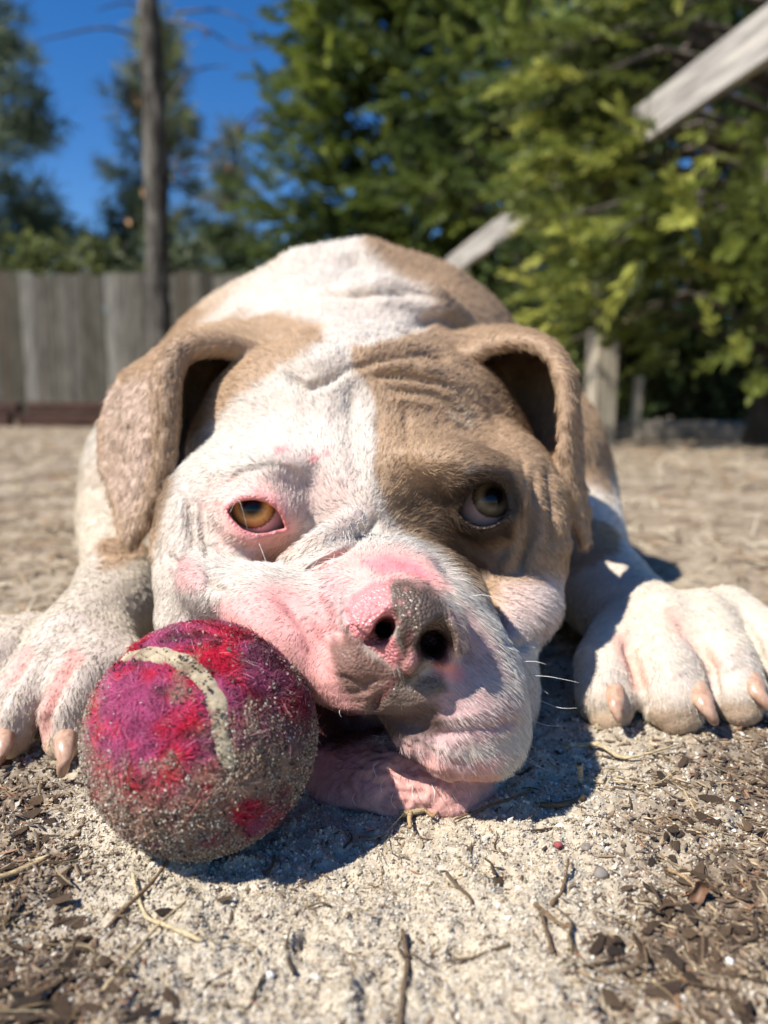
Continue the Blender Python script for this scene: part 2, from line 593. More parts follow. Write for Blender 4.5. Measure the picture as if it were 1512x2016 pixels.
# nose leather
fd.ell(798, 1218, .2105, 112, 74, 130, rot=17, k=.0025)
fd.ell(722, 1216, .2050, 50, 50, 75, rot=10, k=.003)
fd.ell(876, 1246, .2055, 38, 64, 78, rot=-8, k=.003)
fd.ell(812, 1195, .2030, 60, 46, 70, rot=15, k=.004)
fd.ell(802, 1285, .2035, 36, 44, 70, k=.003)
fd.ell(762, 1342, .212, 62, 58, 75, rot=20, k=.004)
fd.chain([(771, 1196, .193, 9), (767, 1224, .194, 18), (746, 1256, .197, 22), (722, 1264, .2005, 9), (702, 1254, .2025, 5)], k=.001, op='s')
fd.chain([(759, 1236, .195, 20), (750, 1244, .215, 16)], k=.0012, op='s')
fd.chain([(876, 1226, .195, 15), (860, 1262, .195, 38), (862, 1296, .197, 34), (900, 1302, .202, 14)], k=.001, op='s')
fd.chain([(858, 1272, .195, 38), (850, 1264, .215, 20)], k=.0012, op='s')

fd.chain([(866, 1296, .197, 12), (888, 1300, .199, 8), (908, 1290, .205, 5)], k=.002, op='s')
fd.ell(698, 1308, .2125, 56, 48, 75, rot=20, k=.003)
fd.chain([(640, 1362, .222, 20), (690, 1384, .212, 20), (738, 1374, .207, 17)], k=.005)
fd.chain([(809, 1228, .1915, 3), (802, 1275, .1925, 5), (786, 1315, .197, 7), (760, 1358, .2005, 9), (735, 1394, .2045, 11)], k=.002, op='s')
fd.ell(720, 1288, .2090, 52, 34, 60, rot=25, k=.006)
fd.ell(836, 1348, .2125, 74, 42, 70, rot=-28, k=.005)
fd.ell(905, 1372, .2185, 88, 58, 86, rot=8, k=.008)
fd.ell(890, 1462, .2215, 95, 46, 86, rot=14, k=.007)
# mouth slit
fd.chain([(590, 1376, .224, 18), (660, 1408, .220, 16), (730, 1426, .214, 7), (790, 1474, .217, 4), (870, 1505, .218, 4), (945, 1519, .225, 5), (1000, 1520, .238, 6)], k=.002, op='s')
fd.chain([(590, 1412, .226, 26), (650, 1432, .222, 28), (710, 1444, .220, 14)], k=.003, op='s')
fd.chain([(600, 1420, .245, 28), (660, 1432, .245, 30), (720, 1446, .240, 14)], k=.003, op='s')
# between the brows
fd.chain([(700, 760, .285, 14), (695, 850, .268, 18), (700, 940, .258, 16)], k=.012, op='s')
# eye openings
EYES = []
UPL = [(448, 1006), (460, 995), (476, 986), (500, 983), (525, 988), (542, 1001), (552, 1014), (562, 1040)]
LOL = [(448, 1006), (460, 1024), (478, 1042), (502, 1050), (528, 1048), (545, 1043), (562, 1040)]
UPR = [(905, 1010), (925, 968), (948, 952), (970, 950), (988, 960), (996, 978), (1000, 1000)]
LOR = [(905, 1010), (918, 1026), (940, 1036), (962, 1036), (982, 1027), (995, 1012), (1000, 1000)]
fd.ell(505, 1012, .272, 92, 78, 90, k=.006)           # lids round the eyeballs
fd.ell(955, 994, .276, 86, 74, 84, k=.006)
fd.almond(UPL, LOL, .225, .275)
fd.almond(UPR, LOR, .225, .275)
V, Fq = fd.polygonise()
del fd
E = quad_edges(Fq)
V = adj_smooth(V, E, 2, 0.5)

# wrinkles: strokes pressed into (-) or raised from (+) the skin, widths and heights in photo pixels
def pix(V):
    return np.stack([CX + FPX * V[:, 0] / V[:, 2], CY - FPX * V[:, 1] / V[:, 2]], 1)
STROKES = [
    ([(440, 962), (480, 928), (540, 916), (590, 935)], 9, -5, .34),
    ([(610, 1124), (660, 1096), (717, 1055), (745, 1018)], 8, -11, .30),
    ([(560, 735), (602, 765), (640, 752), (680, 730)], 9, -12, .40),
    ([(560, 705), (620, 715), (680, 700)], 16, 9, .40),
    ([(682, 727), (750, 706), (830, 692), (900, 696)], 8, -10, .40),
    ([(700, 690), (780, 676), (860, 668)], 12, 6, .40),
    ([(725, 742), (775, 738), (820, 744), (872, 757)], 7, -9, .40),
    ([(735, 724), (800, 718), (870, 735)], 10, 6, .40),
    ([(872, 752), (905, 772), (940, 805)], 8, -6, .38),
    ([(900, 745), (950, 790), (985, 840)], 9, -4, .38),
    ([(308, 735), (298, 830), (292, 930), (268, 1030)], 11, -9, .34), ([(222, 748), (240, 752)], 8, -8, .40),
    ([(797, 800), (802, 860), (798, 920)], 8, -4, .34),
    ([(760, 768), (850, 776), (925, 838)], 8, -6, .38), ([(760, 785), (850, 796), (915, 855)], 9, 4, .38), ([(830, 690), (930, 722), (1000, 795)], 9, -6, .40), ([(845, 672), (945, 700), (1010, 765)], 10, 5, .40), ([(850, 830), (900, 850), (960, 900)], 9, -4, .36),
    ([(745, 800), (744, 900), (750, 970)], 9, -4, .34),
    ([(690, 770), (690, 850), (705, 950)], 13, -6, .34),
    ([(640, 790), (645, 870)], 14, 4, .34),
    ([(1052, 926), (1049, 1045), (1020, 1128)], 8, -8, .38),
    ([(1028, 906), (1038, 1005), (1020, 1060)], 7, -6, .38),
    ([(1078, 900), (1085, 1000), (1090, 1090)], 9, -7, .38),
    ([(1010, 1000), (1012, 1080), (990, 1130)], 12, 4, .38),
    ([(366, 955), (374, 1070), (352, 1104)], 8, -9, .36),
    ([(394, 975), (398, 1045), (408, 1105)], 8, -8, .36),
    ([(420, 990), (425, 1050), (440, 1100)], 8, -4, .36),
    ([(408, 1118), (418, 1148), (445, 1165)], 8, -10, .33),
    ([(330, 1090), (345, 1110), (335, 1150)], 8, -8, .36),
    ([(420, 1165), (480, 1126), (540, 1106), (600, 1118)], 9, -6, .30),
    ([(845, 1080), (925, 1160), (985, 1222), (1000, 1262)], 12, -11, .32),
    ([(980, 1262), (1030, 1272), (1085, 1240)], 8, -10, .33),
    ([(850, 1450), (905, 1440), (973, 1436), (1020, 1418)], 8, -8, .28),
    ([(830, 1420), (900, 1412), (960, 1400)], 9, 4, .28),
    ([(770, 1430), (830, 1455), (900, 1490)], 8, 4, .28),
    ([(686, 1196), (700, 1168), (738, 1148), (790, 1139), (848, 1150), (890, 1185), (912, 1240)], 5, -7, .26),
    ([(676, 1196), (688, 1236), (735, 1266)], 6, -8, .26),
    ([(668, 1140), (664, 1190), (670, 1230)], 8, -7, .26),
    ([(640, 1240), (690, 1245), (735, 1285)], 9, -5, .25),
    ([(660, 1330), (710, 1352), (748, 1338)], 6, -6, .25),
    ([(690, 1365), (735, 1360), (765, 1335)], 5, -4, .25),
    ([(700, 1385), (740, 1378)], 4, -3, .25),
    ([(560, 1180), (600, 1250), (640, 1330)], 10, -3, .26),
    ([(620, 1170), (650, 1230)], 10, -3, .26),
    ([(470, 1180), (530, 1240), (590, 1320)], 9, -2, .27),
    ([(640, 1160), (720, 1130), (800, 1118), (860, 1135)], 7, -4, .27),
    ([(700, 1108), (770, 1096), (840, 1112)], 7, -3, .27),
    ([(880, 1130), (950, 1210), (1000, 1290)], 16, 7, .28),
    ([(560, 640), (620, 660), (700, 664), (800, 648), (870, 622)], 10, -16, .60),
    ([(620, 560), (700, 575), (760, 560), (830, 585)], 16, -7, .60),
    ([(560, 585), (640, 575), (720, 580), (800, 566), (880, 590)], 12, -10, .60), ([(660, 540), (700, 520), (740, 545)], 14, -7, .60), ([(470, 620), (520, 580), (580, 560)], 14, -6, .60),
    ([(1228, 1262), (1245, 1300), (1262, 1360), (1266, 1420)], 9, -10, .36),
    ([(1330, 1215), (1370, 1260), (1400, 1310), (1412, 1380)], 9, -10, .36),
    ([(1460, 1215), (1490, 1270), (1505, 1310)], 9, -8, .36),
    ([(150, 1290), (110, 1350), (85, 1420), (80, 1480)], 10, -12, .34),
    ([(60, 1290), (10, 1350), (-20, 1420)], 10, -10, .34),
    ([(1200, 1310), (1190, 1350)], 22, 5, .36), ([(1310, 1300), (1330, 1340)], 24, 5, .36), ([(1425, 1290), (1445, 1320)], 20, 5, .36),
    ([(480, 1075), (540, 1070), (580, 1058)], 8, -4, .30), ([(440, 1040), (480, 1062), (520, 1072)], 9, 4, .30),
    ([(905, 940), (950, 925), (1000, 940)], 10, 5, .32), ([(890, 1050), (950, 1062), (1005, 1045)], 9, -5, .32),
    ([(870, 1010), (905, 1060), (960, 1090)], 10, -4, .32),
]
Nn = vnormals(V, Fq)
fr = np.clip((-(Nn * V).sum(1) / np.linalg.norm(V, axis=1)) * 2.5, 0, 1)
P2 = pix(V)
disp = np.zeros(len(V))
for poly, w, h, zm in STROKES:
    a = np.array(poly)
    m = (P2[:, 0] > a[:, 0].min() - 4 * w) & (P2[:, 0] < a[:, 0].max() + 4 * w) & (P2[:, 1] > a[:, 1].min() - 4 * w) & (P2[:, 1] < a[:, 1].max() + 4 * w) & (V[:, 2] < zm)
    if not m.any():
        continue
    d, al = seg_dist(P2[m], poly)
    endf = np.clip(np.minimum(al, 1 - al) * 5 + 0.25, 0, 1)
    disp[m] += h * (2.3 if zm in (.36, .38) and (a[0, 0] < 430 or a[0, 0] > 1000) and a[0, 1] < 1110 else 1.45 if zm > .3 else 1.3) * np.exp(-(d / w) ** 2) * endf * V[m, 2] / FPX * fr[m]
def blob(px, py, r, f=1.0):
    return np.exp(-(((P2[:, 0] - px) ** 2 + (P2[:, 1] - py) ** 2) / r ** 2) ** f)
Vw = c2w(V)
chin = blob(790, 1540, 170, 2) * (V[:, 2] < .30) * (P2[:, 1] > 1450)
disp += chin * (0.0026 * fbm(Vw, 110, 3, 3) + 0.0013 * (.5 - np.abs(vnoise(Vw, 420, 5))) + .0005 * vnoise(Vw, 700, 6))
lip = np.clip(blob(690, 1350, 90, 2) + blob(790, 1410, 80, 2), 0, 1) * (V[:, 2] < .27)
disp += lip * 0.00025 * fbm(Vw * np.array([1, 1, 2.2]), 380, 2, 9)
disp += 0.0005 * fbm(Vw, 70, 3, 1) * (V[:, 2] > .2)
ear = ((P2[:, 0] < 345) & (P2[:, 1] < 1100) & (V[:, 2] < .40) & (V[:, 2] > .28) | (P2[:, 0] > 1085) & (P2[:, 1] < 1090) & (V[:, 2] < .38)).astype(float)
disp += ear * (.0012 * fbm(Vw, 90, 3, 15) + .0008 * vnoise(Vw, 300, 16))
V = V + Nn * disp[:, None]
V = adj_smooth(V, E, 1, 0.25)
Vw = c2w(V)
Vw[:, 2] = np.maximum(Vw[:, 2], -0.004)
Nn = vnormals(V, Fq)
P2 = pix(V)

# ------------------------------------------------------------------ coat: colour of the skin and hair (its markings, with some shade painted in)
WHITE = np.array((.68, .635, .56)); CREAM = np.array((.58, .505, .39))
TAN = np.array((.44, .30, .18)); TAN2 = np.array((.33, .225, .14)); DARK = np.array((.055, .032, .018))
PINK = np.array((.66, .29, .27)); LPINK = np.array((.74, .45, .39)); HOT = np.array((.66, .24, .25)); BROWN = np.array((.115, .082, .064))
PALE = np.array((.62, .47, .40))
zc = V[:, 2]
jit = np.stack([fbm(Vw, 60, 3, 21), fbm(Vw, 60, 3, 22)], 1) * 14 + np.stack([vnoise(Vw, 420, 23), vnoise(Vw, 420, 24)], 1) * 5
PJ = P2 + jit
hairc = np.tile(WHITE, (len(V), 1))           # hair
skin = np.tile(np.array((.52, .45, .385)), (len(V), 1))
hlen = np.full(len(V), 0.0042)
hden = np.ones(len(V))
wet = np.zeros(len(V))
def layer(poly, hc=None, sc=None, feather=14, z0=0, z1=9, ln=None, dn=None, w=None, amt=1.0, jitter=True):
    p = np.array(poly)
    P = PJ if jitter else P2
    m = (P[:, 0] > p[:, 0].min() - 60) & (P[:, 0] < p[:, 0].max() + 60) & (P[:, 1] > p[:, 1].min() - 60) & (P[:, 1] < p[:, 1].max() + 60) & (zc > z0) & (zc < z1)
    f = np.zeros(len(V))
    f[m] = sstep(feather, -feather, poly_sd(P[m], poly)) * amt
    _mix(f, hc, sc, ln, dn, w)
def stroke(poly, r, hc=None, sc=None, z0=0, z1=9, ln=None, dn=None, w=None, amt=1.0):
    m = (zc > z0) & (zc < z1)
    f = np.zeros(len(V))
    d, _ = seg_dist(PJ[m], poly if len(poly) > 1 else [poly[0], (poly[0][0] + 1, poly[0][1])])
    f[m] = sstep(1.5 * r, 0.5 * r, d) * amt
    _mix(f, hc, sc, ln, dn, w)
def _mix(f, hc, sc, ln, dn, w):
    global hairc, skin, hlen, hden, wet
    if hc is not None:
        hairc = hairc + (hc - hairc) * f[:, None]
    if sc is not None:
        skin = skin + (sc - skin) * f[:, None]
    if ln is not None:
        hlen = hlen + (ln - hlen) * f
    if dn is not None:
        hden = hden + (dn - hden) * f
    if w is not None:
        wet = wet + (w - wet) * f
hlen[:] = np.where(zc > .36, .0032 + np.clip((zc - .36) / .2, 0, 1) * .004, .0034)
# body
layer([(-300, 400), (560, 440), (545, 505), (470, 560), (400, 640), (330, 720), (280, 760), (-300, 780)], TAN, TAN2, 22, .38)
layer([(690, 440), (1100, 440), (1250, 700), (1200, 980), (1010, 860), (900, 690), (800, 655), (868, 622), (840, 570), (760, 530)], TAN, TAN2, 20, .385)
layer([(380, 590), (430, 545), (560, 500), (640, 520), (560, 560), (450, 630)], CREAM, None, 20, .38, amt=.5)
layer([(140, 860), (250, 860), (260, 960), (170, 965)], CREAM * .95, None, 40, .40, amt=.6)
for a in (1030, 1090, 1150, 1205):      # faint tan barring along the near leg
    stroke([(170, a), (310, a + 25)], 16, CREAM * .88, None, .30, amt=.55)
layer([(-300, 1050), (330, 1000), (330, 1560), (-300, 1560)], CREAM * .98, None, 60, .24, .46, amt=.9)
layer([(1100, 1100), (1700, 1100), (1700, 1500), (1100, 1500)], CREAM * 1.06, None, 60, .24, .38, amt=.8)
# ears and the tan on the head
layer([(170, 690), (310, 630), (420, 620), (560, 615), (640, 640), (640, 672), (600, 696), (520, 742), (455, 790), (405, 840), (352, 880), (338, 950), (320, 1000), (300, 1100), (200, 1120), (150, 900)], TAN, TAN2, 12, .27, .425)
layer([(195, 760), (300, 740), (305, 900), (250, 1050), (205, 930)], np.array((.46, .36, .27)), np.array((.46, .34, .27)), 16, .29, .40, amt=.8)
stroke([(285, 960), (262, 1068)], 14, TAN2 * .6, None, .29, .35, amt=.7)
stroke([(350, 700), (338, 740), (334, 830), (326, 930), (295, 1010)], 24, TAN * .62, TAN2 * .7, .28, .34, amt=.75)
layer([(686, 684), (702, 742), (735, 778), (742, 850), (743, 940), (766, 1010), (800, 1048), (860, 1080), (905, 1120), (960, 1195), (1000, 1222), (1040, 1160), (1105, 1135), (1220, 1100), (1220, 600), (900, 600), (840, 645), (790, 662), (720, 684)], TAN, TAN2, 8, .22, .425)
layer([(1040, 700), (1125, 690), (1165, 1080), (1120, 1085), (1105, 920)], TAN * 1.05, TAN2, 10, .29, .40)
layer([(760, 690), (900, 700), (1000, 760), (960, 840), (860, 800), (770, 760)], TAN * .82, None, 40, .22, .42, amt=.6)
stroke([(895, 812), (925, 826)], 12, CREAM, None, .2, .36, amt=.8)
# mask about the right eye
layer([(790, 1000), (815, 965), (865, 935), (920, 905), (990, 915), (1020, 955), (1022, 1010), (1000, 1060), (960, 1085), (945, 1130), (905, 1110), (860, 1065), (815, 1035)], DARK * 2.0, DARK, 30, .2, .34, amt=.8)
stroke([(885, 1000), (930, 940), (990, 945), (1010, 990), (990, 1040), (930, 1045), (890, 1020)], 20, DARK, DARK * .6, .2, .33, amt=.95)
stroke([(860, 1040), (905, 1085), (950, 1130)], 14, DARK * 1.3, DARK, .2, .33, amt=.8)
stroke([(875, 920), (925, 892), (980, 905)], 12, DARK * 2.5, None, .2, .33, amt=.5)
layer([(120, 900), (340, 925), (340, 1190), (120, 1190)], CREAM, np.array((.50, .42, .34)), 18, .368, .60)
# skin showing pink
layer([(395, 960), (450, 945), (560, 935), (610, 985), (605, 1070), (540, 1100), (430, 1075)], np.array((.70, .56, .49)), np.array((.72, .42, .37)), 26, .2, .32, amt=.7)
layer([(445, 985), (505, 955), (560, 985), (580, 1045), (560, 1070), (490, 1072), (450, 1035)], LPINK, np.array((.74, .36, .33)), 14, .2, .32, ln=.0016, dn=.5, amt=.9)
layer([(530, 1066), (578, 1060), (585, 1090), (530, 1108), (495, 1096)], np.array((.62, .36, .24)), np.array((.66, .34, .25)), 12, .2, .32, amt=.7)
layer([(560, 920), (680, 930), (720, 1000), (660, 1030), (600, 1000)], np.array((.58, .47, .42)), np.array((.62, .45, .40)), 40, .2, .32, amt=.75)
layer([(520, 800), (640, 830), (650, 920), (560, 900)], np.array((.68, .57, .50)), np.array((.70, .50, .44)), 40, .2, .34, amt=.6)
for x, y, r in ((546, 886, 9), (612, 905, 8), (560, 880, 5), (640, 895, 6)):
    stroke([(x, y)], r, PINK, HOT, .2, .34, dn=.3)
layer([(345, 1100), (375, 1095), (400, 1125), (395, 1160), (350, 1160)], np.array((.52, .34, .31)), np.array((.55, .30, .28)), 14, .2, .32, ln=.002, amt=.9)
layer([(620, 1120), (690, 1085), (780, 1070), (850, 1098), (890, 1160), (850, 1175), (790, 1150), (700, 1165), (650, 1180)], LPINK * np.array((1, .95, .93)), np.array((.72, .37, .33)), 16, .19, .29, ln=.0018, dn=.7, amt=.9)
layer([(712, 1108), (765, 1086), (825, 1100), (862, 1142), (800, 1128), (750, 1130)], HOT * 1.1, HOT, 10, .19, .29, ln=.0012, dn=.3)
layer([(425, 1190), (500, 1150), (575, 1150), (640, 1185), (690, 1250), (720, 1330), (765, 1400), (690, 1420), (600, 1390), (500, 1330), (430, 1260)], np.array((.68, .41, .37)), np.array((.66, .33, .30)), 22, .18, .29, ln=.0016, dn=.55)
layer([(640, 1120), (690, 1150), (680, 1240), (640, 1220), (610, 1160)], np.array((.52, .38, .36)), np.array((.5, .32, .31)), 20, .18, .28, ln=.0026, dn=.9, amt=.8)
for x0, y0, x1, y1, r in ((560, 1200, 590, 1240, 7), (610, 1230, 640, 1270, 7), (650, 1250, 655, 1280, 6), (585, 1255, 600, 1285, 6), (630, 1180, 650, 1210, 7), (540, 1180, 565, 1200, 6)):
    stroke([(x0, y0), (x1, y1)], r, PINK * .75, PINK * .72, .18, .28, amt=.7)
# right lip
layer([(860, 1180), (925, 1200), (1000, 1290), (1030, 1350), (960, 1330), (900, 1345), (850, 1330)], np.array((.46, .37, .34)), np.array((.46, .30, .29)), 18, .18, .30, ln=.0030, amt=.9)  # grey fur, with the nose's shade tinted into it
layer([(760, 1395), (850, 1340), (960, 1340), (1030, 1380), (1010, 1440), (900, 1480), (800, 1460)], np.array((.56, .47, .44)), np.array((.45, .28, .27)), 22, .18, .30, ln=.0034, dn=.8)
layer([(740, 1440), (840, 1470), (900, 1500), (1000, 1490), (960, 1535), (860, 1515), (780, 1480)], np.array((.66, .48, .45)), np.array((.60, .33, .31)), 14, .18, .30, ln=.003, dn=.8)
layer([(725, 1392), (790, 1368), (860, 1385), (870, 1425), (830, 1452), (770, 1455), (725, 1425)], np.array((.13, .09, .075)), np.array((.12, .075, .065)), 16, .18, .30, ln=.0022, dn=.5)
stroke([(868, 1316), (895, 1322)], 18, PINK, PINK, .18, .28, ln=.001, dn=.3)
layer([(880, 1105), (930, 1150), (1000, 1240), (1045, 1340), (1010, 1350), (960, 1250), (900, 1170)], WHITE, None, 12, .2, .30, ln=.0030)
layer([(985, 1150), (1110, 1130), (1110, 1260), (990, 1260)], np.array((.60, .52, .48)), np.array((.58, .42, .38)), 22, .25, .34, ln=.0042, amt=.8)
# chin
layer([(560, 1440), (700, 1462), (820, 1490), (900, 1520), (975, 1530), (985, 1640), (560, 1640)], np.array((.62, .37, .32)), np.array((.60, .32, .28)), 12, .19, .31, ln=.0018, dn=.42)
layer([(560, 1450), (700, 1462), (725, 1550), (665, 1610), (560, 1600)], np.array((.45, .19, .20)), np.array((.44, .17, .18)), 26, .19, .31, amt=.7)  # maroon left end: shadow on the chin painted into its colour
for x, y, r in ((735, 1490, 22), (770, 1585, 18), (880, 1530, 16), (690, 1530, 14)):
    stroke([(x, y)], r, BROWN * 1.6, np.array((.33, .16, .14)), .19, .31, amt=.55)
# nose leather, dark lip patch, mouth lining blackened with the gap's shade
layer([(676, 1204), (694, 1168), (738, 1146), (775, 1140), (770, 1175), (783, 1210), (772, 1245), (795, 1290), (775, 1318), (738, 1282), (692, 1250)], PINK, np.array((.68, .27, .27)), 5, .17, .24, dn=0, w=1, jitter=False)
layer([(768, 1145), (792, 1140), (848, 1150), (888, 1184), (910, 1232), (914, 1284), (870, 1262), (846, 1290), (815, 1335), (780, 1388), (735, 1412), (700, 1398), (735, 1372), (768, 1340), (792, 1300), (778, 1250), (768, 1200)], BROWN, BROWN, 11, .17, .24, dn=0, w=1)
layer([(640, 1268), (680, 1246), (725, 1282), (762, 1312), (772, 1342), (745, 1388), (700, 1392), (660, 1335)], BROWN * 2, np.array((.20, .115, .09)), 12, .17, .25, ln=.0008, dn=.15, w=.5)
layer([(820, 1330), (870, 1325), (880, 1360), (800, 1400), (760, 1400)], BROWN * 1.6, BROWN * 1.3, 12, .17, .25, ln=.001, dn=.2, w=.6)
stroke([(806, 1240), (801, 1275), (785, 1318), (760, 1358), (738, 1390)], 9, None, np.array((.13, .05, .045)), .17, .24, amt=.8, dn=0)
stroke([(812, 1290), (798, 1310)], 14, None, np.array((.45, .22, .20)), .17, .24, amt=.8, dn=0)
layer([(560, 1360), (660, 1394), (720, 1405), (770, 1440), (730, 1462), (640, 1475), (560, 1480)], np.array((.06, .02, .02)), np.array((.06, .018, .018)), 12, .2, .40, dn=0, w=.5)  # mouth gap beside the ball: its shade painted near black
for pts in ([(858, 1268), (862, 1284)], [(746, 1250), (760, 1232)]):
    stroke(pts, 26, None, np.array((.10, .03, .03)), .196, .24, dn=0)
for x, y, r in ((790, 1185, 7), (782, 1222, 8), (800, 1160, 5), (806, 1205, 5), (752, 1160, 6), (738, 1190, 5), (757, 1180, 5)):
    stroke([(x, y)], r, None, np.array((.36, .17, .15)), .17, .24, amt=.6)
# eyelids
d, _ = seg_dist(P2, UPL + LOL[::-1])
f = sstep(13, 5, d) * (zc < .31)
_mix(f, PINK, np.array((.66, .27, .25)), None, 0, .8)
d, _ = seg_dist(P2, UPR + LOR[::-1])
f = sstep(15, 6, d) * (zc < .31)
_mix(f, DARK, DARK * .5, None, .1, .8)
# paws: skin between the toes, worn toe tips
stroke([(1222, 1255), (1248, 1305), (1262, 1345)], 17, np.array((.64, .43, .34)), np.array((.66, .38, .31)), .24, .38, ln=.002, amt=.9)
stroke([(1318, 1215), (1370, 1258), (1408, 1310)], 16, np.array((.64, .44, .35)), np.array((.66, .38, .31)), .24, .38, ln=.002, amt=.9)
stroke([(150, 1290), (112, 1350), (88, 1400), (80, 1470)], 16, np.array((.48, .25, .21)), np.array((.52, .26, .22)), .24, .36, ln=.002, amt=.9)
stroke([(60, 1280), (20, 1340)], 13, np.array((.60, .36, .31)), np.array((.62, .32, .27)), .24, .36, ln=.002, amt=.8)
for a, b in ((1200, 1425), (1325, 1425), (1455, 1415), (128, 1480), (25, 1480)):
    stroke([(a - 25, b), (a + 25, b)], 26, np.array((.50, .36, .23)), np.array((.50, .35, .23)), .24, .34, ln=.0014, amt=.8)
hairc *= (1 + 0.16 * fbm(Vw, 80, 4, 41))[:, None]
# dust on the belly line, feet and chin
dust = sstep(.020, .002, Vw[:, 2] + .006 * fbm(Vw, 90, 2, 43)) * .55 * np.where((P2[:, 0] > 540) & (P2[:, 0] < 1010), .12, 1)
hairc += (np.array((.40, .32, .22)) - hairc) * dust[:, None]
skin += (np.array((.40, .32, .22)) - skin) * (dust * .6)[:, None]
legs = ((zc > .25) & ((P2[:, 0] < 335) | (P2[:, 0] > 1120)) & (P2[:, 1] > 1090)) | ((zc > .36) & (P2[:, 1] > 960))
hlen = np.where(legs, hlen * .7, hlen)
skin = np.where((legs & (zc > .29))[:, None], skin * .35 + hairc * .62, skin)
skin = np.clip(skin, .004, .85)
hairc = np.clip(hairc, .004, .85)

m_skin, nt, b = new_mat('dog_skin')
a1 = nt.nodes.new('ShaderNodeAttribute'); a1.attribute_name = 'skin'
a2 = nt.nodes.new('ShaderNodeAttribute'); a2.attribute_name = 'wet'
nz = noise_tex(nt, 260, 3)
mott = mixc(nt, 0.5, a1.outputs['Color'], mixc(nt, 1.0, a1.outputs['Color'], ramp(nt, nz.outputs[0], [(.3, (.75, .68, .66)), (.7, (1.2, 1.16, 1.15))]).outputs[0], 'MULTIPLY'))
nt.links.new(mott, b.inputs['Base Color'])
vo = nt.nodes.new('ShaderNodeTexVoronoi'); vo.inputs['Scale'].default_value = 1050
vo.feature = 'F1'
tc = nt.nodes.new('ShaderNodeTexCoord'); nt.links.new(tc.outputs['Object'], vo.inputs['Vector'])
inv = nt.nodes.new('ShaderNodeMath'); inv.operation = 'SUBTRACT'; inv.inputs[0].default_value = 1; nt.links.new(vo.outputs['Distance'], inv.inputs[1])
mul = nt.nodes.new('ShaderNodeMath'); mul.operation = 'MULTIPLY'; nt.links.new(inv.outputs[0], mul.inputs[0]); nt.links.new(a2.outputs['Fac'], mul.inputs[1])
nz2 = noise_tex(nt, 900, 2)
add = nt.nodes.new('ShaderNodeMath'); add.operation = 'MULTIPLY_ADD'; add.inputs[1].default_value = .5; nt.links.new(nz2.outputs[0], add.inputs[0]); nt.links.new(mul.outputs[0], add.inputs[2])
add_bump(nt, b, add.outputs[0], .0006, .9)
mr = nt.nodes.new('ShaderNodeMapRange'); mr.inputs['To Min'].default_value = .62; mr.inputs['To Max'].default_value = .27; nt.links.new(a2.outputs['Fac'], mr.inputs['Value']); nt.links.new(mr.outputs[0], b.inputs['Roughness'])
b.inputs['Specular IOR Level'].default_value = .38
b.inputs['Subsurface Weight'].default_value = .12
b.inputs['Subsurface Radius'].default_value = (.003, .0012, .0008)
b.inputs['Subsurface Scale'].default_value = 1.0

dog = empty('dog', at(700, 1100, .5))
dog.location.z = 0
tag(dog, 'white and tan bulldog lying with its chin on the sand beside a ball', 'dog')
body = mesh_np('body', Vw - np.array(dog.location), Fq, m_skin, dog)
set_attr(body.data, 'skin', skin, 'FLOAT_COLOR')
set_attr(body.data, 'wet', wet)

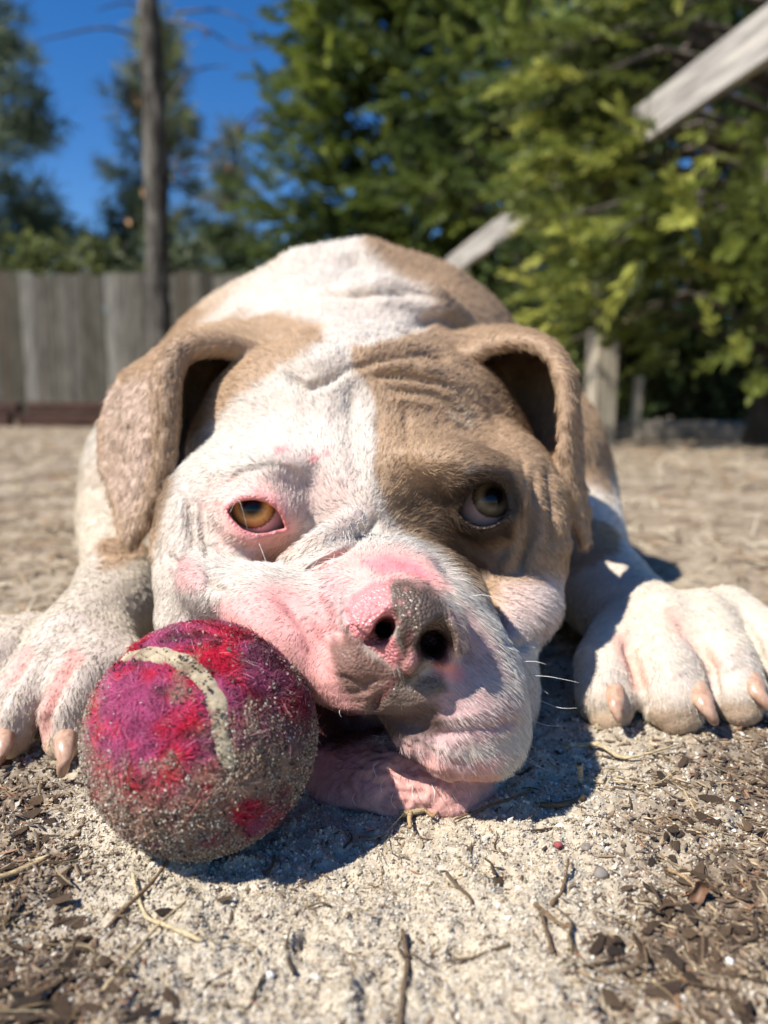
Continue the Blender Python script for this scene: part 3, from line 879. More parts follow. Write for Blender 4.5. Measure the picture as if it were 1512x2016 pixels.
# direction the coat lies, in the picture plane (x right, y down), and how far it leans away from the lens
FLOW = [(740, 1060, 0, -1, .4), (700, 950, 0, -1, .6), (640, 960, -.5, -1, .5), (600, 1000, -.2, -1, .4), (560, 900, -.5, -1, .6), (480, 920, -1, -.5, .5), (420, 960, -1, .1, .4), (430, 1080, -1, .5, .4),
        (500, 1090, -.8, .7, .3), (560, 1080, -.8, .7, .3), (380, 1050, -.6, 1, .3), (340, 1150, -.4, 1, .3), (600, 800, -.3, -1, .9), (720, 800, .0, -1, .9), (820, 850, .3, -1, .8), (900, 800, .5, -1, .9), (1000, 850, 1, -.4, .8),
        (800, 950, .3, -1, .5), (850, 980, .7, -.8, .4), (900, 930, .9, -.6, .4), (970, 920, 1, .1, .4), (1040, 980, .6, .9, .5), (1060, 1080, .5, 1, .5), (860, 1050, .9, .6, .3), (930, 1120, .8, .9, .3), (1000, 1150, .8, .6, .3), (800, 1040, .6, -.3, .3),
        (640, 1060, -.7, .6, .3), (690, 1030, -.3, .3, .3), (540, 1180, -.9, .5, .3), (620, 1220, -.8, .8, .3), (660, 1340, -.5, 1, .2), (480, 1220, -1, .6, .3), (660, 1150, -.5, .5, .4), (740, 1100, 0, -1, .5), (830, 1110, .6, -.6, .5),
        (880, 1150, .6, .9, .4), (960, 1240, .5, 1, .3), (920, 1300, .6, .9, .2), (1000, 1330, .6, 1, .3), (850, 1380, .8, .7, .2), (940, 1420, .9, .6, .2), (1020, 1430, .8, .8, .3), (870, 1490, .6, 1, .2), (780, 1460, .2, 1, .2), (1040, 1190, .8, .5, .5), (1040, 1290, .4, 1, .4),
        (780, 1540, .1, 1, .2), (900, 1540, .5, 1, .2), (660, 1540, -.3, 1, .2), (700, 650, 0, -1, 1.2), (600, 560, -.3, -.9, 1.4), (850, 560, .4, -.9, 1.4), (700, 500, 0, -.6, 1.5), (450, 600, -.6, -.6, 1.2), (950, 620, .6, -.6, 1.2),
        (450, 660, -1, -.2, .3), (340, 690, -.8, .8, .3), (320, 800, -.1, 1, .1), (320, 920, -.1, 1, .1), (250, 800, -.2, 1, .2), (240, 950, .0, 1, .2), (260, 1050, -.2, 1, .2), (1000, 670, 1, -.1, .3), (1080, 680, .9, .5, .3), (1115, 800, .1, 1, .2), (1120, 900, .1, 1, .2), (1150, 1040, .1, 1, .2),
        (420, 800, -.8, -.3, .7), (180, 950, -.3, 1, .3), (240, 1050, -.1, 1, -.3), (230, 1150, -.2, 1, -.3), (180, 1260, -.5, 1, -.3), (130, 1380, -.2, 1, -.2), (30, 1370, -.2, 1, -.2), (120, 1470, 0, 1, -.1), (1180, 1100, .5, 1, -.2), (1200, 1200, .2, 1, -.2), (1200, 1330, .0, 1, -.2), (1310, 1280, .3, 1, -.3), (1330, 1370, .3, 1, -.2), (1440, 1300, .6, 1, -.2), (1460, 1380, .4, 1, -.2)]
Fl = np.array(FLOW, float)
def flow_at(P):
    num = np.zeros((len(P), 3))
    den = np.zeros(len(P))
    for x, y, dx, dy, dz in Fl:
        w = 1 / (((P[:, 0] - x) ** 2 + (P[:, 1] - y) ** 2) + 900) ** 1.5
        n = math.sqrt(dx * dx + dy * dy + dz * dz)
        num += w[:, None] * np.array([dx / n, -dy / n, dz / n])
        den += w
    return num / den[:, None]

def grow_fur(name, n, parent, off, V, Vw, Nn, Fq, hairc, hlen, hden, mat, flow, spread=.20, rad=.000066, lift=.40, seg=4, clump=260.0):
    """short coat as hair curves rooted on the skin"""
    T = np.concatenate([Fq[:, [0, 1, 2]], Fq[:, [0, 2, 3]]])
    A, B, Cc = V[T[:, 0]], V[T[:, 1]], V[T[:, 2]]
    cen = (A + B + Cc) / 3
    ar = np.linalg.norm(np.cross(B - A, Cc - A), axis=1)
    nn = Nn[T].mean(1)
    facing = -(nn * cen).sum(1) / np.linalg.norm(cen, axis=1)
    pc = pix(cen)
    inframe = (pc[:, 0] > -90) & (pc[:, 0] < 1600)
    wgt = ar / cen[:, 2] ** 2 * np.where(facing > -.35, 1.0, .12) * np.where(inframe, 1, .25) * hden[T].mean(1)
    cdf = np.cumsum(wgt)
    pick = np.searchsorted(cdf, rng.random(n) * cdf[-1])
    pick = np.minimum(pick, len(T) - 1)
    u, v = rng.random(n), rng.random(n)
    s = u + v > 1
    u[s], v[s] = 1 - u[s], 1 - v[s]
    w3 = np.stack([1 - u - v, u, v], 1)
    tri = T[pick]
    mixv = lambda X: (X[tri] * (w3[:, :, None] if X.ndim == 2 else w3)).sum(1)
    root, nrm, colr, L = mixv(V), mixv(Nn), mixv(hairc), mixv(hlen)
    nrm /= np.linalg.norm(nrm, axis=1, keepdims=True) + 1e-9
    fl = flow(pix(root)) if flow is not None else np.zeros((n, 3))
    rw = c2w(root)
    cl = np.stack([fbm(rw, clump, 2, 61), fbm(rw, clump, 2, 62), fbm(rw, clump, 2, 63)], 1)
    fl = fl + spread * (np.where((root[:, 2] > .30) & ((pix(root)[:, 0] < 330) | (pix(root)[:, 0] > 1120)), .25, np.where(root[:, 2] > .33, .6, 1.3))[:, None] * cl + 0.5 * rng.normal(size=(n, 3)))
    fl -= nrm * (fl * nrm).sum(1)[:, None]
    fl /= np.linalg.norm(fl, axis=1, keepdims=True) + 1e-9
    L = L * rng.uniform(.6, 1.25, n)
    lf = lift * rng.uniform(.5, 1.3, n)
    t = np.linspace(0, 1, seg)
    pts = np.zeros((n, seg, 3))
    pts[:, 0] = root - nrm * .0001
    for i in range(1, seg):
        a = lf * (1.15 - 0.75 * t[i])
        d = fl * np.cos(a)[:, None] + nrm * np.sin(a)[:, None]
        pts[:, i] = pts[:, i - 1] + d * (L / (seg - 1))[:, None]
    pw = c2w(pts) - np.array(off)
    pw[..., 2] = np.maximum(pw[..., 2], -off[2] + .0002)
    cu = bpy.data.hair_curves.new(name)
    cu.add_curves([seg] * n)
    cu.attributes['position'].data.foreach_set('vector', pw.astype(np.float32).ravel())
    ra = cu.attributes.get('radius') or cu.attributes.new('radius', 'FLOAT', 'POINT')
    rr = rad * np.clip(root[:, 2] / .25, .8, 4)[:, None] * np.array([1, .95, .75, .3])[None, :seg] * rng.uniform(.8, 1.3, n)[:, None]
    ra.data.foreach_set('value', rr.astype(np.float32).ravel())
    colr = colr * (1 + rng.normal(size=n) * .20)[:, None]
    colr = np.clip(colr, .004, .88)
    ca = cu.attributes.new('hair', 'FLOAT_COLOR', 'CURVE')
    ca.data.foreach_set('color', np.concatenate([colr, np.ones((n, 1))], 1).astype(np.float32).ravel())
    cu.materials.append(mat)
    return link(bpy.data.objects.new(name, cu), parent)

m_fur, nt, b = new_mat('fur')
a1 = nt.nodes.new('ShaderNodeAttribute'); a1.attribute_name = 'hair'
nt.links.new(a1.outputs['Color'], b.inputs['Base Color'])
b.inputs['Roughness'].default_value = .55
b.inputs['Specular IOR Level'].default_value = .35
fur = grow_fur('fur', 200000, dog, tuple(dog.location), V, Vw, Nn, Fq, hairc, hlen, hden, m_fur, flow_at)
tag(fur, kind='stuff')

# eyes
def eye_material(name, dark, mid, lite, pupil_up, iris_r, sclera):
    m, nt, b = new_mat(name)
    tc = nt.nodes.new('ShaderNodeTexCoord')
    sx = nt.nodes.new('ShaderNodeSeparateXYZ'); nt.links.new(tc.outputs['Object'], sx.inputs[0])
    cv = nt.nodes.new('ShaderNodeCombineXYZ'); nt.links.new(sx.outputs[0], cv.inputs[0]); nt.links.new(sx.outputs[2], cv.inputs[1])
    ln = nt.nodes.new('ShaderNodeVectorMath'); ln.operation = 'LENGTH'; nt.links.new(cv.outputs[0], ln.inputs[0])
    at2 = nt.nodes.new('ShaderNodeMath'); at2.operation = 'ARCTAN2'; nt.links.new(sx.outputs[0], at2.inputs[0]); nt.links.new(sx.outputs[2], at2.inputs[1])
    pv = nt.nodes.new('ShaderNodeCombineXYZ')
    k = nt.nodes.new('ShaderNodeMath'); k.operation = 'MULTIPLY'; k.inputs[1].default_value = 9; nt.links.new(at2.outputs[0], k.inputs[0]); nt.links.new(k.outputs[0], pv.inputs[0])
    k2 = nt.nodes.new('ShaderNodeMath'); k2.operation = 'MULTIPLY'; k2.inputs[1].default_value = 160; nt.links.new(ln.outputs['Value'], k2.inputs[0]); nt.links.new(k2.outputs[0], pv.inputs[1])
    fib = nt.nodes.new('ShaderNodeTexNoise'); fib.inputs['Scale'].default_value = 1.6; fib.inputs['Detail'].default_value = 4; nt.links.new(pv.outputs[0], fib.inputs['Vector'])
    rn = nt.nodes.new('ShaderNodeMath'); rn.operation = 'MULTIPLY_ADD'; rn.inputs[1].default_value = .0022; nt.links.new(fib.outputs[0], rn.inputs[0])
    sb = nt.nodes.new('ShaderNodeMath'); sb.operation = 'SUBTRACT'; sb.inputs[1].default_value = .0011; nt.links.new(ln.outputs['Value'], sb.inputs[0]); nt.links.new(sb.outputs[0], rn.inputs[2])
    nm = nt.nodes.new('ShaderNodeMath'); nm.operation = 'DIVIDE'; nm.inputs[1].default_value = iris_r; nt.links.new(rn.outputs[0], nm.inputs[0])
    r = ramp(nt, nm.outputs[0], [(0.0, (.004, .004, .006)), (pupil_up, (.004, .004, .006)), (pupil_up + .08, dark), (.68, lite), (.88, mid), (.96, (.03, .02, .015)), (1.0, sclera)])
    nt.links.new(r.outputs[0], b.inputs['Base Color'])
    b.inputs['Roughness'].default_value = .06
    b.inputs['Specular IOR Level'].default_value = .32
    return m
def eyeball(px, py, z, r, look, mat, label):
    bm = bmesh.new()
    bmesh.ops.create_uvsphere(bm, u_segments=48, v_segments=32, radius=r)
    bmesh.ops.rotate(bm, verts=bm.verts, matrix=Matrix.Rotation(math.pi / 2, 3, 'X'))
    for v in bm.verts:                         # the cornea stands a little proud; it looks along -Y of the eyeball
        d = math.hypot(v.co.x, v.co.z)
        if v.co.y < 0 and d < r * .72:
            v.co.y -= r * .10 * (1 - (d / (r * .72)) ** 2)
    me = bpy.data.meshes.new('eye')
    bm.to_mesh(me); bm.free()
    for p in me.polygons:
        p.use_smooth = True
    me.materials.append(mat)
    o = link(bpy.data.objects.new('eye', me), dog)
    o.location = at(px, py, z) - dog.location
    o.rotation_euler = Vector(look).to_track_quat('-Y', 'Z').to_euler()
    tag(o, label)
    return o
m_eye1 = eye_material('amber_iris', (.10, .045, .012), (.34, .18, .05), (.70, .43, .13), .34, .0083, (.55, .40, .36))
m_eye2 = eye_material('hazel_iris', (.05, .032, .018), (.10, .065, .035), (.20, .145, .085), .38, .0076, (.40, .26, .23))
eyeball(506, 1008, .2745, .0122, (.02, -1, .36), m_eye1, 'amber eye with a pink rim')
eyeball(957, 992, .2785, .0120, (.10, -1, .36), m_eye2, 'hazel eye with a dark rim')

# claws
m_nail, nt, b = new_mat('claw')
nz = noise_tex(nt, 500, 3, stretch=(1, 1, .15))
nt.links.new(ramp(nt, nz.outputs[0], [(.3, (.36, .20, .13)), (.7, (.55, .37, .27))]).outputs[0], b.inputs['Base Color'])
b.inputs['Roughness'].default_value = .32
b.inputs['Subsurface Weight'].default_value = .2
b.inputs['Subsurface Radius'].default_value = (.002, .001, .0006)
def loft(path, radii, seg=12, squash=1.0, up=None):
    """rings along a path; returns verts, quads, with closed ends"""
    Vs, Q = [], []
    P = [Vector(p) for p in path]
    ref = Vector(up) if up else Vector((0, 0, 1))
    for i, p in enumerate(P):
        t = (P[min(i + 1, len(P) - 1)] - P[max(i - 1, 0)]).normalized()
        a = t.cross(ref)
        a = a.normalized() if a.length > 1e-6 else t.orthogonal().normalized()
        c = a.cross(t).normalized()
        for k in range(seg):
            w = 2 * math.pi * k / seg
            Vs.append(p + a * math.cos(w) * radii[i] + c * math.sin(w) * radii[i] * squash)
        if i:
            for k in range(seg):
                Q.append((((i - 1) * seg + k), ((i - 1) * seg + (k + 1) % seg), (i * seg + (k + 1) % seg), (i * seg + k)))
    n = len(Vs)
    Vs += [P[0], P[-1]]
    T = []
    for k in range(seg):
        T.append((n, (k + 1) % seg, k))
        m0 = (len(P) - 1) * seg
        T.append((n + 1, m0 + k, m0 + (k + 1) % seg))
    return np.array(Vs), [np.array(Q), np.array(T)]
for (x0, y0, z0), (x1, y1, z1), (x2, y2, z2), r in (
        ((1208, 1345, .289), (1213, 1385, .2765), (1220, 1422, .2755), 19), ((1362, 1340, .286), (1388, 1385, .272), (1408, 1425, .2715), 23),
        ((1470, 1318, .292), (1492, 1362, .279), (1520, 1402, .278), 21), ((1560, 1290, .307), (1580, 1330, .297), (1600, 1360, .296), 17),
        ((130, 1428, .258), (128, 1478, .2455), (122, 1528, .2455), 22), ((12, 1428, .264), (4, 1470, .2515), (-6, 1512, .252), 20), ((-80, 1410, .274), (-95, 1450, .264), (-105, 1490, .264), 19)):
    pts = spline([at(x0, y0, z0 + .004), at(x0, y0, z0), at(x1, y1, z1), at(x2, y2, z2)], 4)
    rr = np.interp(np.linspace(0, 1, len(pts)), [0, .3, .6, .88, 1], [r, r * 1.04, r * .95, r * .66, r * .34]) * z1 / FPX
    vv, ff = loft(pts, rr, 12, .8)
    vv[:, 2] = np.maximum(vv[:, 2], .0003)
    mesh_np('claw', vv - np.array(dog.location), ff, m_nail, dog)

# whiskers
m_wh, nt, b = new_mat('whisker')
b.inputs['Base Color'].default_value = (.8, .78, .74, 1)
b.inputs['Roughness'].default_value = .35
for pts in ([(1032, 1330, .243), (1080, 1332, .236), (1140, 1344, .232)], [(1032, 1352, .243), (1062, 1355, .238), (1080, 1367, .236)], [(1056, 1376, .246), (1100, 1393, .24), (1136, 1394, .238)],
            [(1045, 1415, .245), (1072, 1427, .24), (1108, 1430, .238)], [(1000, 1478, .243), (1035, 1497, .24), (1080, 1518, .238)], [(1018, 1470, .245), (1045, 1495, .242), (1066, 1512, .24)],
            [(912, 1178, .226), (948, 1171, .216), (985, 1180, .212)], [(1012, 1304, .236), (1050, 1302, .23), (1075, 1308, .228)], [(452, 1010, .258), (470, 985, .252), (488, 1045, .25)],
            [(400, 1108, .268), (405, 1135, .262), (440, 1152, .262)], [(672, 1390, .212), (668, 1402, .21), (672, 1412, .21)], [(745, 1500, .224), (735, 1510, .22), (742, 1530, .22)], [(510, 1070, .252), (525, 1110, .246), (535, 1150, .246)],
            [(570, 1080, .25), (575, 1105, .245), (590, 1140, .243)], [(860, 1490, .210), (872, 1505, .208), (868, 1525, .21)], [(960, 1480, .214), (968, 1505, .21), (964, 1530, .212)], [(700, 1560, .228), (694, 1572, .224), (700, 1586, .223)], [(775, 1560, .224), (770, 1578, .22), (780, 1592, .22)], [(812, 1548, .223), (812, 1566, .219), (822, 1580, .219)], [(850, 1545, .223), (856, 1562, .219), (852, 1580, .219)], [(885, 1550, .225), (892, 1566, .221), (902, 1580, .221)], [(760, 1530, .223), (750, 1545, .219), (752, 1560, .219)], [(915, 1540, .23), (925, 1558, .226), (928, 1574, .226)]):
    p = spline([at(*q) for q in pts], 5)
    rr = np.linspace(.00011, .00003, len(p)) * (.6 if pts[0][0] < 600 else 1)
    vv, ff = loft(p, rr, 5)
    mesh_np('whisker', vv - np.array(dog.location), ff, m_wh, dog)

# ------------------------------------------------------------------ the ball
BZ = CAMZ / (SP + (1440 - CY) / FPX * CP + .1525)
BR = .1525 * BZ - .0004
bc = np.array(at(399, 1440, BZ)); bc[2] = BR - .0006
ball = empty('ball', Vector((bc[0], bc[1], 0)))
tag(ball, 'worn pink and red fuzzy ball caked with sand in front of the dog', 'ball')
boff = bc - np.array(ball.location)
SEAM = [(196, 1335), (215, 1305), (245, 1290), (285, 1284), (335, 1292), (383, 1318), (416, 1356), (430, 1398), (434, 1440), (444, 1478), (454, 1512)]
def on_ball(px, py):
    o = np.array([0, 0, CAMZ]); d = c2w(px2c(px, py, 1.0)) - o
    d /= np.linalg.norm(d); oc = o - bc
    b_ = oc @ d; disc = b_ * b_ - (oc @ oc - BR * BR)
    t = -b_ - math.sqrt(max(disc, 0))
    p = o + t * d - bc
    return p / np.linalg.norm(p)
sq = np.array([on_ball(*q) for q in spline(SEAM, 4)])
th = np.linspace(0, math.pi, 150); ph = np.linspace(0, 2 * math.pi, 300, endpoint=False)
TH, PH = np.meshgrid(th, ph, indexing='ij')
bd = np.stack([np.sin(TH) * np.cos(PH), np.sin(TH) * np.sin(PH), np.cos(TH)], -1).reshape(-1, 3)
def ball_shape(d):
    """radius factor, seam distance (m), dirt 0..1, colour"""
    sd = np.full(len(d), 9.0)
    for a in sq:
        sd = np.minimum(sd, np.linalg.norm(d - a, axis=1))
    sd = sd * BR + .0006 * vnoise(d * BR, 500, 71)
    p = d * BR
    h = .00045 * fbm(p, 130, 3, 72) + .0004 * fbm(p, 420, 2, 73)
    q = w2px(p + bc)
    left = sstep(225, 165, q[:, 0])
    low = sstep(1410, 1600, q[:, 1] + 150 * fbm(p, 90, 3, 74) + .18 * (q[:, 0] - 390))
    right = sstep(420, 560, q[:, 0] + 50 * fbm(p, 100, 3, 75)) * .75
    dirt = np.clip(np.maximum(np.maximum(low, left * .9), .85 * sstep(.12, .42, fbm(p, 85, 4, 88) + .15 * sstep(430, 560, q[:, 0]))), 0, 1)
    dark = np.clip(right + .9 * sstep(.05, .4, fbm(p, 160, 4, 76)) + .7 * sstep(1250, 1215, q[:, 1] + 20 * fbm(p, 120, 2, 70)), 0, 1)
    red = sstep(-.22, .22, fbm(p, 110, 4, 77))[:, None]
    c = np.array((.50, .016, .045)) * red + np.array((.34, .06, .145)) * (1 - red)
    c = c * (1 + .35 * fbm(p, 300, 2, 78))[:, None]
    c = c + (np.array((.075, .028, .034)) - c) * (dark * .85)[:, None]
    hole = sstep(.25, .45, fbm(p, 100, 3, 79))
    dc = np.array((.30, .225, .155)) * (1 + .5 * fbm(p, 350, 2, 80))[:, None]
    dd = dirt * (1 - .85 * sstep(1560, 1600, q[:, 1]) * sstep(430, 480, q[:, 0]) * sstep(1650, 1620, q[:, 1]))
    dd = dd * sstep(-.35, .1, fbm(p, 120, 3, 81) + .4 * dd)
    c = c + (dc - c) * (dd * .85)[:, None]
    return h, sd, dd, np.clip(c, .004, .8)
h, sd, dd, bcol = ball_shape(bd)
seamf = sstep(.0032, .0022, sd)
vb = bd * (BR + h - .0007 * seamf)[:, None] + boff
nph = len(ph)
ii, jj = np.meshgrid(np.arange(len(th) - 1), np.arange(nph), indexing='ij')
bq = np.stack([ii * nph + jj, (ii + 1) * nph + jj, (ii + 1) * nph + (jj + 1) % nph, ii * nph + (jj + 1) % nph], -1).reshape(-1, 4)
m_felt, nt, b = new_mat('felt')
a1 = nt.nodes.new('ShaderNodeAttribute'); a1.attribute_name = 'felt'
nt.links.new(a1.outputs['Color'], b.inputs['Base Color'])
b.inputs['Roughness'].default_value = .95
b.inputs['Specular IOR Level'].default_value = .1
add_bump(nt, b, noise_tex(nt, 900, 3).outputs[0], .0006)
felt = mesh_np('felt', vb, bq, m_felt, ball)
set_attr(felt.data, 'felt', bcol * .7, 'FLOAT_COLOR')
# the rubber seam, a strip of its own lying in its groove
tv, tq = [], []
dens = spline([tuple(s) for s in sq], 4)
for i, a in enumerate(dens):
    a = np.array(a); t = np.array(dens[min(i + 1, len(dens) - 1)]) - np.array(dens[max(i - 1, 0)])
    side = np.cross(a, t); side /= np.linalg.norm(side) + 1e-9
    wv = (.0027 + .0011 * float(vnoise(a[None] * BR, 190, 69)[0]) - .0006 * sstep(.75, 1.0, i / len(dens))) / BR
    for k, u in enumerate(np.linspace(-1, 1, 7)):
        d = a + side * wv * u; d /= np.linalg.norm(d)
        tv.append(d * (BR - .0002 + .0003 * float(vnoise((a * BR + side * wv * BR * u)[None], 500, 70)[0]) - .0003 * u ** 4) + boff)
    if i:
        for k in range(6):
            tq.append(((i - 1) * 7 + k, (i - 1) * 7 + k + 1, i * 7 + k + 1, i * 7 + k))
m_seam = mottled('seam_rubber', (.17, .12, .075), (.52, .44, .30), 190, .9, .2, .0006)
mesh_np('seam', np.array(tv), np.array(tq), m_seam, ball)
# fuzz
n = 52000
d = rng.normal(size=(n, 3)); d /= np.linalg.norm(d, axis=1)[:, None]
d = d[(d @ np.array((0, -1, .35)) > -.55)]
h, sd, dd, cc = ball_shape(d)
keep = (sd > .0026) & (rng.random(len(d)) > dd * .35)
d, h, cc, dd = d[keep], h[keep], cc[keep], dd[keep]
n = len(d)
tang = np.cross(d, rng.normal(size=(n, 3))); tang /= np.linalg.norm(tang, axis=1)[:, None]
cl = np.stack([fbm(d * BR, 260, 2, 91), fbm(d * BR, 260, 2, 92), fbm(d * BR, 260, 2, 93)], 1); cl -= d * (cl * d).sum(1)[:, None]
tang = tang * .8 + cl * 2.2
L = rng.uniform(.0006, .0020, n)
L[rng.random(n) < .02] *= 2.2
seg = 3
pts = np.zeros((n, seg, 3)); pts[:, 0] = d * (BR + h - .0002)[:, None]
for i in range(1, seg):
    pts[:, i] = pts[:, i - 1] + (d * .75 + tang * (.35 + .5 * i)) * (L / (seg - 1) * .8)[:, None]
cu = bpy.data.hair_curves.new('fuzz'); cu.add_curves([seg] * n)
cu.attributes['position'].data.foreach_set('vector', (pts + boff).astype(np.float32).ravel())
ra = cu.attributes.get('radius') or cu.attributes.new('radius', 'FLOAT', 'POINT')
ra.data.foreach_set('value', (np.array([.00006, .00005, .00003])[None] * rng.uniform(.7, 1.4, n)[:, None]).astype(np.float32).ravel())
ca = cu.attributes.new('hair', 'FLOAT_COLOR', 'CURVE')
cj = np.clip(cc * rng.uniform(.7, 1.7, n)[:, None] + (rng.random(n) < .06)[:, None] * .18, .004, .8)
ca.data.foreach_set('color', np.concatenate([cj, np.ones((n, 1))], 1).astype(np.float32).ravel())
cu.materials.append(m_fur)
fz = link(bpy.data.objects.new('fuzz', cu), ball); tag(fz, kind='stuff')

# small grains: bent octahedra joined into one mesh, coloured one by one
def grain_mesh(name, pos, size, colr, mat, parent=None, flat=.75):
    n = len(pos)
    base = np.array([(1, 0, 0), (-1, 0, 0), (0, 1, 0), (0, -1, 0), (0, 0, 1), (0, 0, -1)], float)
    tri = np.array([(0, 2, 4), (2, 1, 4), (1, 3, 4), (3, 0, 4), (2, 0, 5), (1, 2, 5), (3, 1, 5), (0, 3, 5)])
    v = base[None] * (1 + .35 * rng.normal(size=(n, 6, 1)).clip(-1.5, 1.5)) * np.stack([rng.uniform(.7, 1.5, n), rng.uniform(.6, 1.1, n), np.full(n, flat)], 1)[:, None]
    q = rng.normal(size=(n, 4)); q /= np.linalg.norm(q, axis=1)[:, None]
    w, x, y, z = q.T
    R = np.stack([1 - 2 * (y * y + z * z), 2 * (x * y - z * w), 2 * (x * z + y * w), 2 * (x * y + z * w), 1 - 2 * (x * x + z * z), 2 * (y * z - x * w), 2 * (x * z - y * w), 2 * (y * z + x * w), 1 - 2 * (x * x + y * y)], 1).reshape(n, 3, 3)
    v = np.einsum('nij,nkj->nki', R, v) * size[:, None, None] + pos[:, None]
    f = tri[None] + (np.arange(n) * 6)[:, None, None]
    o = mesh_np(name, v.reshape(-1, 3), f.reshape(-1, 3), mat, parent, smooth=False)
    set_attr(o.data, 'tint', np.repeat(np.clip(colr, .004, .85), 6, 0), 'FLOAT_COLOR')
    return tag(o, kind='stuff')
m_grain, nt, b = new_mat('grain')
a1 = nt.nodes.new('ShaderNodeAttribute'); a1.attribute_name = 'tint'
nt.links.new(a1.outputs['Color'], b.inputs['Base Color'])
b.inputs['Roughness'].default_value = .7
b.inputs['Specular IOR Level'].default_value = .3
SANDC = np.array([(.52, .46, .36), (.60, .55, .46), (.42, .34, .23), (.30, .25, .18), (.16, .12, .085), (.66, .62, .55)])
def sand_tint(n, p=(.34, .24, .2, .1, .06, .06)):
    return SANDC[rng.choice(6, n, p=p)] * rng.uniform(.8, 1.15, n)[:, None]
n = 60000
d = rng.normal(size=(n, 3)); d /= np.linalg.norm(d, axis=1)[:, None]
d = d[(d @ np.array((0, -1, .2)) > -.3)]
h, sd, dd, cc = ball_shape(d)
keep = rng.random(len(d)) < np.clip(dd * (.42 + .6 * fbm(d * BR, 110, 3, 96)) + .012 + .05 * (sd < .0019), 0, 1)
d, h = d[keep], h[keep]
k = rng.random(len(d)) < .16
crumbs = rng.normal(size=(2600, 3)); crumbs /= np.linalg.norm(crumbs, axis=1)[:, None]
crumbs = crumbs[(crumbs @ np.array((0, -1, .35)) > -.2)]
crumbs = crumbs[rng.random(len(crumbs)) < np.clip(.25 + 1.6 * fbm(crumbs * BR, 90, 3, 95), 0, 1)]
grain_mesh('soil_crumbs', crumbs * (BR + .0005) + boff, rng.uniform(.0002, .0007, len(crumbs)), np.array((.05, .034, .026)) * rng.uniform(.5, 2.2, (len(crumbs), 1)), m_grain, ball)
grain_mesh('sand_coating', d * (BR + h + rng.uniform(-.0001, .0010, len(d)))[:, None] + boff, rng.uniform(.00016, .00042, len(d)), sand_tint(len(d), (.26, .16, .24, .18, .13, .03)) * .8, m_grain, ball)

# ------------------------------------------------------------------ ground: one sheet from under the lens to the horizon
LIT = [((1560, 1500), 260), ((1500, 1760), 260), ((1380, 1900), 200), ((-30, 1720), 170), ((40, 1960), 200), ((1330, 1600), 120), ((30, 1560), 90), ((-420, 1540), 260), ((1950, 1560), 320), ((2000, 1900), 360), ((-420, 2000), 320)]
litc = [(np.array(ground_at(*c))[:2], r) for c, r in LIT]
def litter_at(x, y):
    """0..1: how much bark litter covers the sand"""
    q = w2px(np.stack([x, y, np.zeros_like(x)], -1))
    f = np.zeros_like(x)
    for (cx_, cy_), r in LIT:
        f = np.maximum(f, np.exp(-(((q[..., 0] - cx_) ** 2 + (1.4 * (q[..., 1] - cy_)) ** 2) / r ** 2)))
    f = np.where(y < .05, .3, f)
    far = sstep(.26, .5, y)
    p = np.stack([x, y, np.zeros_like(x)], -1)
    f = np.maximum(f, far * .55)
    return np.clip(f + .35 * fbm(p, 45, 3, 101) * (f + .35), 0, 1)
def ground_h(x, y):
    p = np.stack([x, y, np.zeros_like(x)], -1)
    r = np.hypot(x, y)
    near = sstep(1.2, .3, r)
    h = near * (.0026 * fbm(p, 38, 3, 102) + .0022 * fbm(p, 130, 2, 103) + .0009 * fbm(p, 600, 2, 104))
    h = h - near * .0022 * sstep(.35, .65, fbm(p, 110, 2, 105))
    h = h + .006 * fbm(p, 4, 3, 106) * sstep(.45, 1.5, r) + .05 * fbm(p, .35, 2, 107) * sstep(3, 14, r)
    return h
rr = [.03]
while rr[-1] < 420:
    r = rr[-1]
    rr.append(r * (1.05 if r < .12 else 1.0034 if r < .42 else 1.008 if r < .9 else 1.03 if r < 20 else 1.14))
rr = np.array(rr)
aa = np.concatenate([np.linspace(-180, -46, 60, endpoint=False), np.linspace(-46, 46, 470, endpoint=False), np.linspace(46, 180, 60, endpoint=False)])
RR, AA = np.meshgrid(rr, np.radians(aa), indexing='ij')
GX, GY = RR * np.sin(AA), RR * np.cos(AA)
GZ = ground_h(GX, GY)
na = len(aa)
ii, jj = np.meshgrid(np.arange(len(rr) - 1), np.arange(na), indexing='ij')
gq = np.stack([ii * na + jj, ii * na + (jj + 1) % na, (ii + 1) * na + (jj + 1) % na, (ii + 1) * na + jj], -1).reshape(-1, 4)
gv = np.stack([GX, GY, GZ], -1).reshape(-1, 3)
cen = len(gv)
gv = np.concatenate([gv, [[0, 0, 0]]])
gt = np.stack([np.arange(na), np.full(na, cen), (np.arange(na) + 1) % na], 1)
m_ground, nt, b = new_mat('sandy_soil')
a1 = nt.nodes.new('ShaderNodeAttribute'); a1.attribute_name = 'litter'
n1 = noise_tex(nt, 420, 5, .7)
sandr = ramp(nt, n1.outputs[0], [(.28, (.20, .15, .105)), (.42, (.42, .35, .26)), (.6, (.54, .475, .37)), (.78, (.62, .56, .46))])
n2 = noise_tex(nt, 240, 5, .7)
litr = ramp(nt, n2.outputs[0], [(.3, (.045, .032, .022)), (.5, (.15, .105, .07)), (.7, (.38, .31, .225))])
near = mixc(nt, a1.outputs['Fac'], sandr.outputs[0], litr.outputs[0])
n3 = noise_tex(nt, 7, 9, .78)
n4 = noise_tex(nt, 60, 6, .8)
farr = ramp(nt, n3.outputs[0], [(.36, (.10, .072, .05)), (.5, (.31, .25, .18)), (.62, (.50, .43, .33))])
